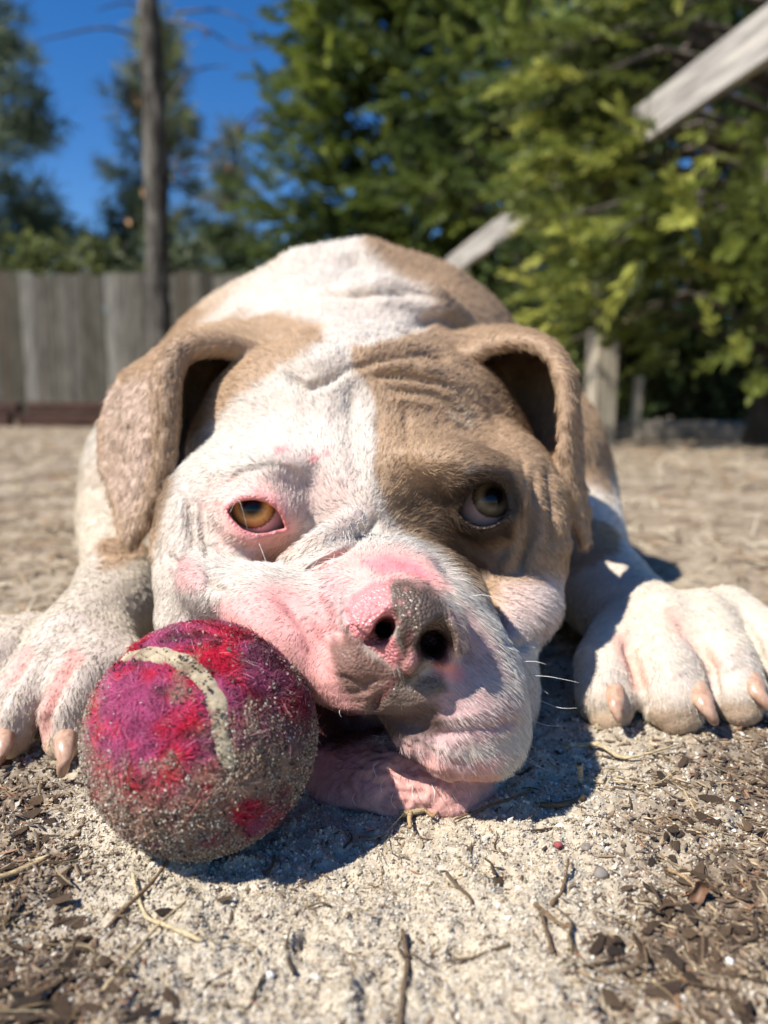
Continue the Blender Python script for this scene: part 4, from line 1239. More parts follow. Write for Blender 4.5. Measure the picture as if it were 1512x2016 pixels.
farr2 = mixc(nt, 1.0, farr.outputs[0], ramp(nt, n4.outputs[0], [(.36, (.4, .36, .33)), (.6, (1.2, 1.17, 1.13))]).outputs[0], 'MULTIPLY')
a2 = nt.nodes.new('ShaderNodeAttribute'); a2.attribute_name = 'far'
nt.links.new(mixc(nt, a2.outputs['Fac'], near, farr2), b.inputs['Base Color'])
b.inputs['Roughness'].default_value = .95
b.inputs['Specular IOR Level'].default_value = .15
add_bump(nt, b, n1.outputs[0], .0012, .8)
ground = mesh_np('ground', gv, [gq, gt], m_ground)
set_attr(ground.data, 'litter', np.append(litter_at(GX, GY).ravel(), .3))
set_attr(ground.data, 'far', np.append(sstep(.35, .8, np.hypot(GX, GY)).ravel(), 0))
tag(ground, 'pale sandy ground scattered with bark and dead grass', None, None, 'structure')

def sample_ground(n, y0=1180, y1=2060, x0=-80, x1=1600, power=1.0):
    """random ground spots, even over that part of the picture"""
    px = rng.uniform(x0, x1, n); py = y0 + (y1 - y0) * rng.random(n) ** power
    a = (py - CY) / FPX
    z = CAMZ / (SP + a * CP)
    p = c2w(np.stack([(px - CX) / FPX * z, -a * z, z], -1))
    return p[:, 0], p[:, 1]
# sand grains
gx, gy = sample_ground(80000, 1240, 2060, power=.8)
lt = litter_at(gx, gy)
dens_ = fbm(np.stack([gx, gy, gx * 0], -1), 60, 3, 111)
keep = rng.random(len(gx)) < np.clip(.95 - .55 * lt + .4 * dens_, .1, 1)
gx, gy, lt = gx[keep], gy[keep], lt[keep]
sz = rng.uniform(.00022, .00048, len(gx)) * np.clip(np.hypot(gx, gy) / .2, .8, 2.0)
sz *= np.where(rng.random(len(gx)) < .04, 2.1, 1)
colr = sand_tint(len(gx))
dk = rng.random(len(gx)) < lt * .75
colr[dk] = np.array((.12, .085, .058)) * rng.uniform(.5, 2.0, dk.sum())[:, None]
grain_mesh('sand_grains', np.stack([gx, gy, ground_h(gx, gy) + sz * rng.uniform(-.1, .9, len(gx))], 1), sz, colr, m_grain)

# fine litter: bark crumbs and fibres too small to pick up one by one
def sliver_mesh(name, x, y, L, w, colr, mat, lift=0.0, parent=None, steep=.18):
    """bent four-sided slivers, one mesh"""
    n = len(x)
    a = rng.uniform(0, 2 * math.pi, n); e = rng.normal(0, steep, n)
    d = np.stack([np.cos(a) * np.cos(e), np.sin(a) * np.cos(e), np.sin(e)], 1)
    s = np.stack([-np.sin(a), np.cos(a), np.zeros(n)], 1); u = np.cross(d, s)
    bend = rng.normal(0, .18, n)
    c = np.stack([x, y, ground_h(x, y) + lift + w * .6], 1)
    prof = [(-.5, .35), (-.1, 1.0), (.25, .9), (.5, .25)]
    vs = []
    for t, k in prof:
        o = c + d * (L * t)[:, None] + s * (bend * L * (t * t))[:, None]
        for q1, q2 in ((1, 0), (0, .6), (-1, 0), (0, -.6)):
            vs.append(o + s * (w * k * q1 * .5)[:, None] + u * (w * k * q2 * .5)[:, None])
    v = np.stack(vs, 1)
    f = []
    for r in range(3):
        for k in range(4):
            f.append((r * 4 + k, r * 4 + (k + 1) % 4, r * 4 + 4 + (k + 1) % 4, r * 4 + 4 + k))
    f += [(3, 2, 1, 0), (12, 13, 14, 15)]
    f = np.array(f)[None] + (np.arange(n) * 16)[:, None, None]
    v[..., 2] = np.maximum(v[..., 2], ground_h(v[..., 0], v[..., 1]) - .0006) if len(v) < 30000 else v[..., 2]
    o = mesh_np(name, v.reshape(-1, 3), f.reshape(-1, 4), mat, parent, smooth=False)
    set_attr(o.data, 'tint', np.repeat(np.clip(colr, .004, .85), 16, 0), 'FLOAT_COLOR')
    return tag(o, kind='stuff')
LITC = np.array([(.10, .068, .045), (.17, .115, .075), (.26, .18, .11), (.40, .31, .19), (.055, .040, .030), (.23, .12, .065)])
gx, gy = sample_ground(25000, 1230, 2150, -420, 1950, power=.75)
lt = litter_at(gx, gy)
keep = rng.random(len(gx)) < lt * .9 + .05
gx, gy = gx[keep], gy[keep]; n = len(gx)
sc = np.clip(np.hypot(gx, gy) / .2, .8, 2.5)
sliver_mesh('bark_litter', gx, gy, rng.uniform(.001, .0052, n) * sc, rng.uniform(.0003, .0010, n) * sc, LITC[rng.choice(6, n, p=(.26, .22, .18, .12, .12, .10))] * rng.uniform(.7, 1.2, n)[:, None], m_grain)
# dead grass and pine straw on the yard behind
n = 15000
dist = .36 * np.exp(rng.random(n) * math.log(9 / .36)); ang = rng.uniform(-.62, .62, n)
gx, gy = dist * np.sin(ang), dist * np.cos(ang)
sc = np.clip(dist ** .6, .5, 3)
cl = fbm(np.stack([gx, gy, gx * 0], -1), 3, 3, 121)
k = rng.random(n) < .55 + .5 * cl
gx, gy, sc, dist = gx[k], gy[k], sc[k], dist[k]; n = len(gx)
STRAWC = np.array([(.42, .34, .23), (.30, .22, .13), (.52, .45, .33), (.13, .085, .05), (.34, .20, .10)])
sliver_mesh('dead_grass', gx, gy, rng.uniform(.012, .06, n) * sc, rng.uniform(.0010, .0024, n) * sc * 1.4, STRAWC[rng.choice(5, n, p=(.3, .22, .22, .16, .1))] * rng.uniform(.7, 1.2, n)[:, None], m_grain, .001, None, .25)

# ------------------------------------------------------------------ fences
def rand_tint(nt, b, cols, grain=None, gs=(1, 1, 1), dist=0.002):
    oi = nt.nodes.new('ShaderNodeObjectInfo')
    r = ramp(nt, oi.outputs['Random'], [(i / (len(cols) - 1), c) for i, c in enumerate(cols)])
    tc = nt.nodes.new('ShaderNodeTexCoord')
    mp = nt.nodes.new('ShaderNodeMapping'); mp.inputs['Scale'].default_value = gs
    off = nt.nodes.new('ShaderNodeVectorMath'); off.operation = 'SCALE'; off.inputs[0].default_value = (17, 5, 9); nt.links.new(oi.outputs['Random'], off.inputs['Scale'])
    nt.links.new(off.outputs[0], mp.inputs['Location'])
    nt.links.new(tc.outputs['Object'], mp.inputs[0])
    n = nt.nodes.new('ShaderNodeTexNoise'); n.inputs['Scale'].default_value = grain; n.inputs['Detail'].default_value = 6; n.inputs['Roughness'].default_value = .65
    nt.links.new(mp.outputs[0], n.inputs['Vector'])
    c = mixc(nt, 1.0, r.outputs[0], ramp(nt, n.outputs[0], [(.3, (.35, .34, .32)), (.52, (1, 1, 1)), (.75, (1.6, 1.55, 1.45))]).outputs[0], 'MULTIPLY')
    nt.links.new(c, b.inputs['Base Color'])
    b.inputs['Roughness'].default_value = .9
    b.inputs['Specular IOR Level'].default_value = .2
    add_bump(nt, b, n.outputs[0], dist)
m_board, nt, b = new_mat('weathered_boards')
rand_tint(nt, b, [(.075, .068, .05), (.15, .14, .115), (.04, .034, .027), (.22, .21, .18), (.08, .064, .046), (.12, .118, .09)], 6, (6, 6, .6))
m_grey, nt, b = new_mat('grey_lumber')
rand_tint(nt, b, [(.36, .33, .29), (.44, .41, .37), (.40, .36, .31)], 5, (.7, 5, 9))
m_post, nt, b = new_mat('post_lumber')
rand_tint(nt, b, [(.36, .31, .24), (.42, .37, .29)], 5, (7, 7, .6))
m_tie, nt, b = new_mat('dark_timber')
rand_tint(nt, b, [(.060, .032, .024), (.085, .045, .035), (.05, .035, .028)], 5, (.7, 5, 5))

def box_mesh(name, sx, sy, sz, mat, bev=.004, jit=0.0):
    """box with its base at z = 0, bevelled"""
    bm = bmesh.new()
    bmesh.ops.create_cube(bm, size=1)
    for v in bm.verts:
        v.co = Vector((v.co.x * sx, v.co.y * sy, (v.co.z + .5) * sz))
        if jit:
            v.co += Vector([random.uniform(-jit, jit) for _ in range(3)])
    bmesh.ops.bevel(bm, geom=bm.edges[:], offset=bev, segments=1, affect='EDGES')
    me = bpy.data.meshes.new(name)
    bm.to_mesh(me); bm.free()
    me.materials.append(mat)
    return me
def put(name, me, loc, parent=None, rot=(0, 0, 0)):
    o = bpy.data.objects.new(name, me)
    o.location = loc; o.rotation_euler = rot
    return link(o, parent)

FY = 9.2
fence = empty('board_fence', (-2.5, FY, 0))
tag(fence, 'tall weathered grey brown board fence at the back of the yard', 'fence')
variants = [box_mesh('board', .136 + .006 * k, .019, 1.74 + .012 * k, m_board, .003, .004) for k in range(5)]
for i in range(81):
    x = -6.06 + i * .146
    put('board', variants[i % 5 if i % 3 else (i * 7) % 5], (x, random.uniform(-.006, .006), .03 + random.uniform(0, .02)), fence, (0, random.uniform(-.006, .006), 0))
for z in (.35, 1.5):
    put('rail', box_mesh('rail', 11.8, .04, .09, m_board), (-.2, .032, z), fence)
# timbers edging the bed in front of it
for (px, y, ln, rz, lab) in ((40, 7.6, 1.5, .02, 'dark reddish landscape timber on the ground before the board fence'),):
    t = empty('timber_edging', (-3.75, y, 0), rz)
    tag(t, lab, 'timber edging')
    for k, z in enumerate((0, .125)):
        for s in (-.8, .78):
            put('timber', box_mesh('timber', 1.5, .13, .12, m_tie, .012, .006), (s + .1 * k, .01 * k, z), t, (0, 0, random.uniform(-.01, .01)))
# rail fence running away on the right
def fx(y):
    return .905 - .183 * (y - 3.3)
rf = empty('rail_fence', (fx(3.3), 3.3, 0), math.atan2(1, -.183) - math.pi / 2)
tag(rf, 'grey post and rail fence half hidden by the cypress branches', 'fence')
q = math.sqrt(1 + .183 ** 2)
for yy in (5.55, 3.3, 1.05):
    put('post', box_mesh('post', .105, .105, 1.285, m_post, .006, .004), (.055, (yy - 3.3) * q, -.02), rf)
for y0, y1 in ((1.05, 3.28), (3.32, 5.6)):
    ln = (y1 - y0) * q
    put('rail', box_mesh('rail', ln, .034, .15, m_grey, .004, .003), (-.018, ((y0 + y1) / 2 - 3.3) * q, 1.105), rf, (0, 0, math.pi / 2))
tb = empty('fallen_timber', (1.52, 3.42, 0), .03)
tag(tb, 'old grey sleeper lying at the foot of the rail fence', 'timber')
m_old = mottled('old_timber', (.10, .085, .07), (.30, .26, .21), 14, .9, .2, .004, (.5, 4, 4))
put('sleeper', box_mesh('sleeper', 1.0, .12, .085, m_old, .012, .008), (0, 0, 0), tb)
st = put('wooden_stake', box_mesh('wooden_stake', .035, .03, .30, m_post, .004, .003), (1.13, 3.36, -.01), None, (0, .05, .2))
tag(st, 'short pale stake standing beside the fence post', 'stake')

# ------------------------------------------------------------------ trees
def leaf_material(name, trans=.42, rough=.55):
    m, nt, b = new_mat(name)
    a = nt.nodes.new('ShaderNodeAttribute'); a.attribute_name = 'tint'
    nt.links.new(a.outputs['Color'], b.inputs['Base Color'])
    b.inputs['Roughness'].default_value = rough
    b.inputs['Specular IOR Level'].default_value = .3
    tr = nt.nodes.new('ShaderNodeBsdfTranslucent')
    nt.links.new(a.outputs['Color'], tr.inputs[0])
    mx = nt.nodes.new('ShaderNodeMixShader'); mx.inputs[0].default_value = trans
    out = nt.nodes['Material Output']
    nt.links.new(b.outputs[0], mx.inputs[1]); nt.links.new(tr.outputs[0], mx.inputs[2]); nt.links.new(mx.outputs[0], out.inputs[0])
    return m
m_leaf = leaf_material('foliage')
m_bark = mottled('bark', (.05, .04, .032), (.20, .17, .14), 18, .95, .15, .01, (1, 1, .35))
m_oak = mottled('oak_bark', (.022, .019, .015), (.075, .066, .055), 16, .95, .15, .012, (1, 1, .3), (.21, .20, .17))

def frames(d, n):
    """orthonormal frames whose first axis is d"""
    r = rng.normal(size=(n, 3))
    s = np.cross(d, r); s /= np.linalg.norm(s, axis=1)[:, None] + 1e-9
    return s, np.cross(d, s)
# a flat feathery spray: slim leaflets along both sides of a stem
def spray_template(k=8):
    v, f = [], []
    for i in range(k):
        t = .12 + .8 * i / k
        for sgn in (-1, 1):
            l = .40 * (1 - .6 * t); w = .030
            a = sgn * (.60 - .3 * t)
            dx, dy = math.cos(a), math.sin(a)
            b0 = len(v)
            v += [(t, 0, 0), (t + dx * l * .5 - dy * w, dy * l * .5 + dx * w, .02), (t + dx * l, dy * l, -.05), (t + dx * l * .5 + dy * w, dy * l * .5 - dx * w, .02)]
            f.append((b0, b0 + 1, b0 + 2, b0 + 3))
    b0 = len(v)
    v += [(0, 0, 0), (.55, .03, .01), (1.15, 0, -.06), (.55, -.03, .01)]
    f.append((b0, b0 + 1, b0 + 2, b0 + 3))
    return np.array(v), np.array(f)
def plume_template(k=13):
    v, f = [], []
    r = np.random.default_rng(11)
    for i in range(k):
        t = .08 + .86 * i / k
        for sgn in (-1, 1):
            l = .30 * (1 - .55 * t) * r.uniform(.8, 1.2); w = .036
            a = sgn * r.uniform(.45, .75); roll = r.normal() * .7
            d = np.array((math.cos(a), math.sin(a) * math.cos(roll), math.sin(a) * math.sin(roll)))
            s = np.cross(d, r.normal(size=3)); s /= np.linalg.norm(s)
            p = np.array((t, 0, -.10 * t * t))
            b0 = len(v)
            v += [tuple(p), tuple(p + d * l * .5 + s * w), tuple(p + d * l), tuple(p + d * l * .5 - s * w)]
            f.append((b0, b0 + 1, b0 + 2, b0 + 3))
    b0 = len(v)
    v += [(0, .012, 0), (.5, .012, -.025), (1.1, 0, -.1), (.5, -.012, -.025)]
    f.append((b0, b0 + 1, b0 + 2, b0 + 3))
    return np.array(v), np.array(f)
def tuft_template(k=15):
    v, f = [], []
    r = np.random.default_rng(3)
    for i in range(k):
        d = r.normal(size=3) + np.array((.9, 0, 0)); d /= np.linalg.norm(d)
        s = np.cross(d, r.normal(size=3)); s /= np.linalg.norm(s)
        b0 = len(v)
        v += [tuple(d * .05 - s * .035), tuple(d * .05 + s * .035), tuple(d * 1.0 + s * .02), tuple(d * 1.0 - s * .02)]
        f.append((b0, b0 + 1, b0 + 2, b0 + 3))
    return np.array(v), np.array(f)
def leaf_template():
    return np.array([(0, 0, 0), (.35, .28, .06), (1, 0, -.04), (.35, -.28, .06)]), np.array([(0, 1, 2, 3)])
SPRAY, TUFT, LEAF = plume_template(), tuft_template(), leaf_template()
def scatter(name, tmpl, pos, d, size, colr, mat, parent):
    n = len(pos)
    tv, tf = tmpl
    d = d / (np.linalg.norm(d, axis=1)[:, None] + 1e-9)
    s, u = frames(d, n)
    v = pos[:, None] + size[:, None, None] * (tv[None, :, 0:1] * d[:, None] + tv[None, :, 1:2] * s[:, None] + tv[None, :, 2:3] * u[:, None])
    f = tf[None] + (np.arange(n) * len(tv))[:, None, None]
    o = mesh_np(name, v.reshape(-1, 3), f.reshape(-1, 4), mat, parent, smooth=False)
    set_attr(o.data, 'tint', np.repeat(np.clip(colr, .004, .6), len(tv), 0), 'FLOAT_COLOR')
    return tag(o, kind='stuff')
def join_lofts(name, parts, mat, parent):
    Vs, Qs, Ts, o = [], [], [], 0
    for v, (q, t) in parts:
        Vs.append(v); Qs.append(q + o); Ts.append(t + o); o += len(v)
    return mesh_np(name, np.concatenate(Vs), [np.concatenate(Qs), np.concatenate(Ts)], mat, parent)

def conifer(label, x, y, H, R, n_limb, per, size, c0, c1, c2, base=0.15, shape=.7, tmpl=SPRAY, droop=-.15, trunk_r=.10, group=None, name='cypress_tree', up=.35, only_front=True, fill=.45, aim=-math.pi / 2, clear=None, reach=0):
    """trunk, limbs and a crown of sprays held along the limbs"""
    t = empty(name, (x, y, 0))
    tag(t, label, 'tree', group)
    path = [(rng.normal() * .02 * k, rng.normal() * .02 * k, H * k / 6) for k in range(7)]
    vv, ff = loft(path, np.linspace(trunk_r, trunk_r * .15, 7), 10)
    mesh_np('trunk', vv, ff, m_bark, t)
    h = base + (H - base) * rng.random(n_limb) ** 1.1
    prof = np.clip(1 - (h / H) ** (1 / shape), .05, 1) ** .7 * np.where(h < .5, .75 + .5 * h, 1)
    a = rng.uniform(0, 2 * math.pi, n_limb)
    if only_front:                       # the half turned to the yard carries most of the limbs
        a = np.where(rng.random(n_limb) < .86, aim + rng.normal(0, .95, n_limb), a)
    ln = R * prof * rng.uniform(.62, 1.12, n_limb)
    rise = up + rng.normal(0, .15, n_limb)
    if reach:                            # the low limbs that push out across the fence
        h[:reach] = rng.uniform(.72, 1.45, reach); a[:reach] = rng.uniform(2.5, 4.0, reach); ln[:reach] = rng.uniform(.6, 1.0, reach)
    parts, P, D, C, S = [], [], [], [], []
    for i in range(n_limb):
        o = np.array((np.cos(a[i]), np.sin(a[i]), 0))
        p0 = np.array((0, 0, h[i])); p1 = p0 + o * ln[i] * .55 + np.array((0, 0, rise[i] * ln[i] * .6)); p2 = p0 + o * ln[i] + np.array((0, 0, (rise[i] + droop) * ln[i]))
        if clear is not None and (clear((p2 + np.array((x, y, 0)))[None])[0] or clear((p1 + np.array((x, y, 0)))[None])[0]):
            continue
        parts.append(loft([p0, p1, p2], [trunk_r * .16 + .004, trunk_r * .09 + .003, .002], 5))
        k = max(3, int(per * (ln[i] / R)))
        tt = fill + (1.02 - fill) * rng.random(k) ** .8
        base_p = ((1 - tt) ** 2)[:, None] * p0 + (2 * tt * (1 - tt))[:, None] * p1 + (tt ** 2)[:, None] * p2
        spread = (.22 * R * (1.1 - .6 * tt))[:, None] * rng.normal(size=(k, 3)) * np.array((.55, .55, .38))
        P.append(base_p + spread)
        D.append(o[None] * .8 + np.array((0, 0, .15 + droop)) + rng.normal(size=(k, 3)) * .30 + spread * 1.2)
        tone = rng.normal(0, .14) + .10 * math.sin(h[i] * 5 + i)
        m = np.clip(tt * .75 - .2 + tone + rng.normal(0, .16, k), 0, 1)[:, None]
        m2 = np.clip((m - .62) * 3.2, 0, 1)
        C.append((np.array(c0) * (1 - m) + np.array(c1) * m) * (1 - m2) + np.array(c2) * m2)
        S.append(size * rng.uniform(.6, 1.35, k))
    tag(join_lofts('limbs', parts, m_bark, t), kind='stuff')
    P, D, S, C = [np.concatenate(q) for q in (P, D, S, C)]
    if clear is not None:
        k = ~clear(P + np.array((x, y, 0)))
        P, D, S, C = P[k], D[k], S[k], C[k]
    P[:, 2] = np.maximum(P[:, 2], .05)
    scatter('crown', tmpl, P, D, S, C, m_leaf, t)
    return t
G0, G1, G2 = (.030, .050, .016), (.080, .115, .030), (.16, .19, .055)
conifer('big dark green cypress rising behind the dog left of the rail fence', .15, 8.3, 9.5, 1.6, 430, 20, .42, G0, (.19, .25, .04), (.34, .38, .07), shape=1.1, fill=.12, base=.05)
conifer('cypress crowding the far end of the rail fence', 1.15, 6.6, 8.0, 1.35, 210, 19, .34, G0, (.18, .24, .045), (.31, .35, .09), shape=1.1, base=.05, clear=lambda q: (q[:, 0] < fx(q[:, 1]) + .1) & (q[:, 1] < 5.7) & (q[:, 2] > .8) & (q[:, 2] < 1.45))
conifer('bluish green cypress in the middle behind the fence rail', 1.55, 4.9, 7.0, 1.15, 260, 20, .27, (.03, .05, .02), (.19, .26, .07), (.35, .40, .13), shape=1.1, base=.05, clear=lambda q: (q[:, 0] < fx(q[:, 1]) + .1) & (q[:, 0] < .22 * q[:, 1]))
conifer('yellow tipped cypress with branches spilling over the fence post', 1.50, 2.90, 5.5, 1.12, 280, 26, .21, (.028, .042, .014), (.26, .30, .05), (.54, .54, .12), base=.30, shape=1.2, droop=-.25, up=.32, fill=.5, aim=-2.3, clear=lambda q: (q[:, 0] < fx(q[:, 1]) + .12) & (q[:, 1] < 2.85) & (q[:, 2] > .93) | (q[:, 0] < .205 * q[:, 1]) | (np.abs(q[:, 0] / q[:, 1] - .293) < .04) & (q[:, 1] < 3.4) & ((q[:, 2] < .38) | (q[:, 2] > .72) & (q[:, 2] < .92)), reach=66)
conifer('dark cypress deep in the shade behind the yellow tipped cypress', 2.55, 5.3, 7.5, 1.3, 90, 14, .34, (.02, .034, .012), (.07, .105, .03), (.14, .17, .05), shape=1.1, base=.02)
conifer('dark cypress filling the gap far right', 3.3, 7.8, 9.0, 1.8, 80, 14, .5, (.02, .034, .012), (.05, .075, .022), (.10, .12, .035), shape=1.1, base=.02)
BL0, BL1, BL2 = (.06, .09, .06), (.24, .30, .17), (.40, .45, .27)
conifer('tall loose pine standing at the left edge beyond the fence', -7.7, 14.5, 10.5, 2.3, 120, 16, .36, BL0, BL1, BL2, 1.0, .9, TUFT, -.05, .14, None, 'pine_tree', .25, False)
conifer('rounded pine showing behind the bare oak trunk', -4.75, 16.5, 8.4, 2.0, 120, 18, .34, (.07, .085, .04), (.29, .32, .12), (.44, .46, .21), 1.5, 1.1, TUFT, -.05, .12, None, 'pine_tree', .3, False)
conifer('slim pine between the trunk and the big cypress', -2.9, 15.0, 5.6, 1.3, 80, 16, .30, (.06, .075, .04), (.25, .28, .12), (.38, .40, .18), .8, 1.1, TUFT, -.05, .10, None, 'pine_tree', .3, False)
def bush(label, x, y, rx, h, n, size, c):
    t = empty('bush', (x, y, 0)); tag(t, label, 'bush')
    parts = []
    for k in range(9):
        a = rng.uniform(0, 6.28); o = np.array((math.cos(a) * rx * .6, math.sin(a) * rx * .6, h * .75))
        parts.append(loft([(0, 0, 0), o * np.array((.4, .4, .5)), o], [.03, .018, .006], 5))
    tag(join_lofts('stems', parts, m_bark, t), kind='stuff')
    cc = rng.normal(size=(26, 3)) * np.array((rx * .42, rx * .42, h * .20)) + np.array((0, 0, h * .58))
    p = cc[rng.integers(0, 26, n)] + rng.normal(size=(n, 3)) * rx * .17
    p[:, 2] = np.clip(p[:, 2], .1, h)
    d = rng.normal(size=(n, 3)) + np.array((0, -.3, .4))
    m = np.clip(.5 + rng.normal(0, .25, n) + .3 * fbm(p, 2, 2, 5), 0, 1.3)[:, None]
    scatter('foliage', LEAF, p, d, size * rng.uniform(.6, 1.3, n), np.array(c) * (.5 + 1.5 * m), m_leaf, t)
bush('low olive green bush looking over the board fence left of the trunk', -5.1, 11.5, 1.1, 2.75, 5200, .16, (.10, .115, .035))
bush('dark green bush over the board fence at the left edge', -6.9, 11.3, 1.0, 2.5, 4200, .16, (.045, .06, .028))
bush('grey green bush behind the fence right of the trunk', -3.1, 11.4, 1.0, 2.95, 5000, .15, (.075, .09, .04))
bush('shaded bush behind the fence next to the big cypress', -1.7, 10.6, .9, 2.6, 4200, .15, (.06, .08, .03))

bush('low dark shrub added to cover the bright gap behind the old sleeper', 1.85, 4.5, .75, .75, 2200, .08, (.05, .06, .025))  # added shrub, darkens the sunlit gap under the cypresses

# the bare oak
oak = empty('oak_tree', (-1.765, 6.0, 0))
tag(oak, 'slender bare oak trunk with a few dead brown leaves', 'tree')
pth = [(.02, 0, 0), (.0, 0, .5), (-.01, 0, 1.1), (.0, .01, 1.8), (.015, 0, 2.5), (.0, 0, 3.2), (-.01, .02, 4.2), (.03, .03, 5.4)]
pth = spline(pth, 5)
vv, ff = loft(pth, np.interp(np.linspace(0, 1, len(pth)), [0, .08, .3, .42, .48, .6, 1], [.12, .095, .090, .090, .102, .085, .05]), 18)
vv[:, :2] += (.012 * fbm(vv * np.array((1, 1, .3)), 14, 3, 131))[:, None] * np.sign(vv[:, :2] + 1e-6)
mesh_np('trunk', vv, ff, m_oak, oak)
ow = np.array(oak.location)
def op(px, py, z=6.0):
    return np.array(at(px, py, z)) - ow
TW = [[(335, 318, 5.95), (400, 300, 5.8), (470, 255, 5.7), (545, 235, 5.6)], [(340, 330, 5.95), (400, 330, 5.8), (445, 315, 5.7)], [(300, 90, 6), (215, 55, 5.8), (120, 70, 5.7), (60, 85, 5.6)], [(305, 180, 5.95), (270, 120, 5.85), (250, 180, 5.8)],
      [(330, 40, 6), (400, 55, 5.9), (470, 95, 5.8), (520, 90, 5.7)], [(330, 365, 5.95), (300, 372, 5.8), (275, 392, 5.7)], [(345, 25, 6), (430, 20, 5.8), (500, 50, 5.7)], [(338, 350, 5.9), (390, 395, 5.8), (430, 398, 5.75)], [(300, 250, 6), (250, 215, 5.9), (200, 210, 5.8)],
      [(330, 200, 6), (380, 140, 5.9), (450, 130, 5.8)], [(470, 255, 5.7), (500, 225, 5.65), (520, 205, 5.6)], [(300, 20, 6), (250, 5, 5.9), (190, 20, 5.8)]]
for pts in TW:
    p = spline([tuple(op(*q)) for q in pts], 4)
    vv, ff = loft(p, np.linspace(.013, .0035, len(p)), 6)
    mesh_np('branch', vv, ff, m_oak, oak)
m_dry = mottled('dry_leaf', (.20, .10, .045), (.42, .25, .13), 30, .8, .2)
for px, py, z in ((470, 245, 5.7), (520, 240, 5.65), (448, 318, 5.7), (455, 330, 5.7), (432, 398, 5.75), (440, 388, 5.75), (278, 370, 5.72), (268, 180, 5.8), (275, 195, 5.8), (400, 60, 5.88), (355, 335, 5.85), (350, 345, 5.85), (505, 228, 5.65), (250, 430, 5.7), (270, 196, 5.8), (410, 375, 5.76)):
    s = random.uniform(.055, .09)
    v0 = np.array([(0, 0, 0), (.3, .2, .05), (.62, .26, .0), (1, 0, .1), (.6, -.24, .04), (.28, -.22, -.04)]) * s
    M = np.array(Matrix.Rotation(random.uniform(0, 6.28), 3, 'Z') @ Matrix.Rotation(random.uniform(.4, 1.6), 3, 'Y') @ Matrix.Rotation(random.uniform(0, 3), 3, 'X'))
    mesh_np('leaf', v0 @ M.T + op(px, py, z), [np.array([(0, 1, 2, 3), (0, 3, 4, 5)])], m_dry, oak)

# ------------------------------------------------------------------ small things on the sand, each its own
m_chip, nt, b = new_mat('bark_chip'); rand_tint(nt, b, [(.09, .06, .04), (.17, .11, .07), (.06, .045, .035), (.25, .165, .10), (.12, .085, .06)], 600, (1, 3, 3), .0006)
m_straw, nt, b = new_mat('straw'); rand_tint(nt, b, [(.42, .31, .17), (.55, .45, .28), (.30, .19, .095), (.48, .36, .2)], 500, (.6, 4, 4), .0003)
m_twig, nt, b = new_mat('twig'); rand_tint(nt, b, [(.16, .10, .06), (.28, .20, .12), (.10, .07, .05), (.22, .14, .08)], 500, (.6, 4, 4), .0005)
m_stone = mottled('white_stone', (.60, .58, .54), (.80, .79, .76), 300, .6, .4, .0004)
def chip_mesh(k):
    r = np.random.default_rng(50 + k)
    bm = bmesh.new()
    bmesh.ops.create_icosphere(bm, subdivisions=1, radius=1)
    for v in bm.verts:
        v.co = Vector((v.co.x * 1.0, v.co.y * (.30 + .25 * r.random()), v.co.z * .18)) * r.uniform(.6, 1.4)
        v.co.z += .15 * v.co.x * v.co.x * (1 if k % 2 else -1)
    me = bpy.data.meshes.new('bark_chip'); bm.to_mesh(me); bm.free(); me.materials.append(m_chip)
    return me
def stem_mesh(name, k, mat, thick=.045, bend=.12):
    r = np.random.default_rng(90 + k)
    p = [(-.5, 0, 0), (-.2, bend * r.normal() * .5, .01), (.15, bend * r.normal() * .6, .02), (.5, bend * r.normal(), 0)]
    v, f = loft(spline(p, 3), np.interp(np.linspace(0, 1, 10), [0, .5, 1], [thick, thick * .85, thick * .35]), 6)
    o = mesh_np(name, v, f, mat); me = o.data
    bpy.data.objects.remove(o)
    return me
chips = [chip_mesh(k) for k in range(9)]
straws = [stem_mesh('pine_straw', k, m_straw, .010, .22) for k in range(7)]
twigs = [stem_mesh('twig', k, m_twig, .035, .12) for k in range(6)]
def strew(name, meshes, n, size, label, cat, group, bias, xr=(-40, 1560), yr=(1500, 2030), tilt=.25):
    c = 0
    while c < n:
        x, y = sample_ground(1, yr[0], yr[1], xr[0], xr[1])
        lt = float(litter_at(x, y)[0])
        if rng.random() > bias * sstep(.1, .6, lt) + (1 - bias):
            continue
        x, y = float(x[0]), float(y[0])
        s = random.uniform(*size)
        o = bpy.data.objects.new(name, meshes[c % len(meshes)])
        q = w2px((x, y, 0))
        if 380 < q[0] < 1000 and q[1] < 1640 or q[1] < 1700 and 130 < q[0] < 640:
            continue
        o.location = (x, y, float(ground_h(np.array(x), np.array(y))) + .0006)
        o.rotation_euler = (random.gauss(0, tilt), random.gauss(0, tilt * .6), random.uniform(0, 6.28))
        o.scale = (s, s * random.uniform(.8, 1.2), s)
        link(o)
        tag(o, label, cat, group)
        c += 1
strew('bark_chip', chips, 210, (.0014, .0040), 'small brown bark chip lying in the litter on the sand', 'bark chip', 'bark chips on the sand', .985)
strew('pine_straw', straws, 95, (.010, .024), 'thin tan strand of pine straw lying on the sand', 'pine straw', 'pine straw on the sand', .75)
strew('twig', twigs, 55, (.007, .016), 'short brown twig lying on the sand', 'twig', 'short twigs on the sand', .8)
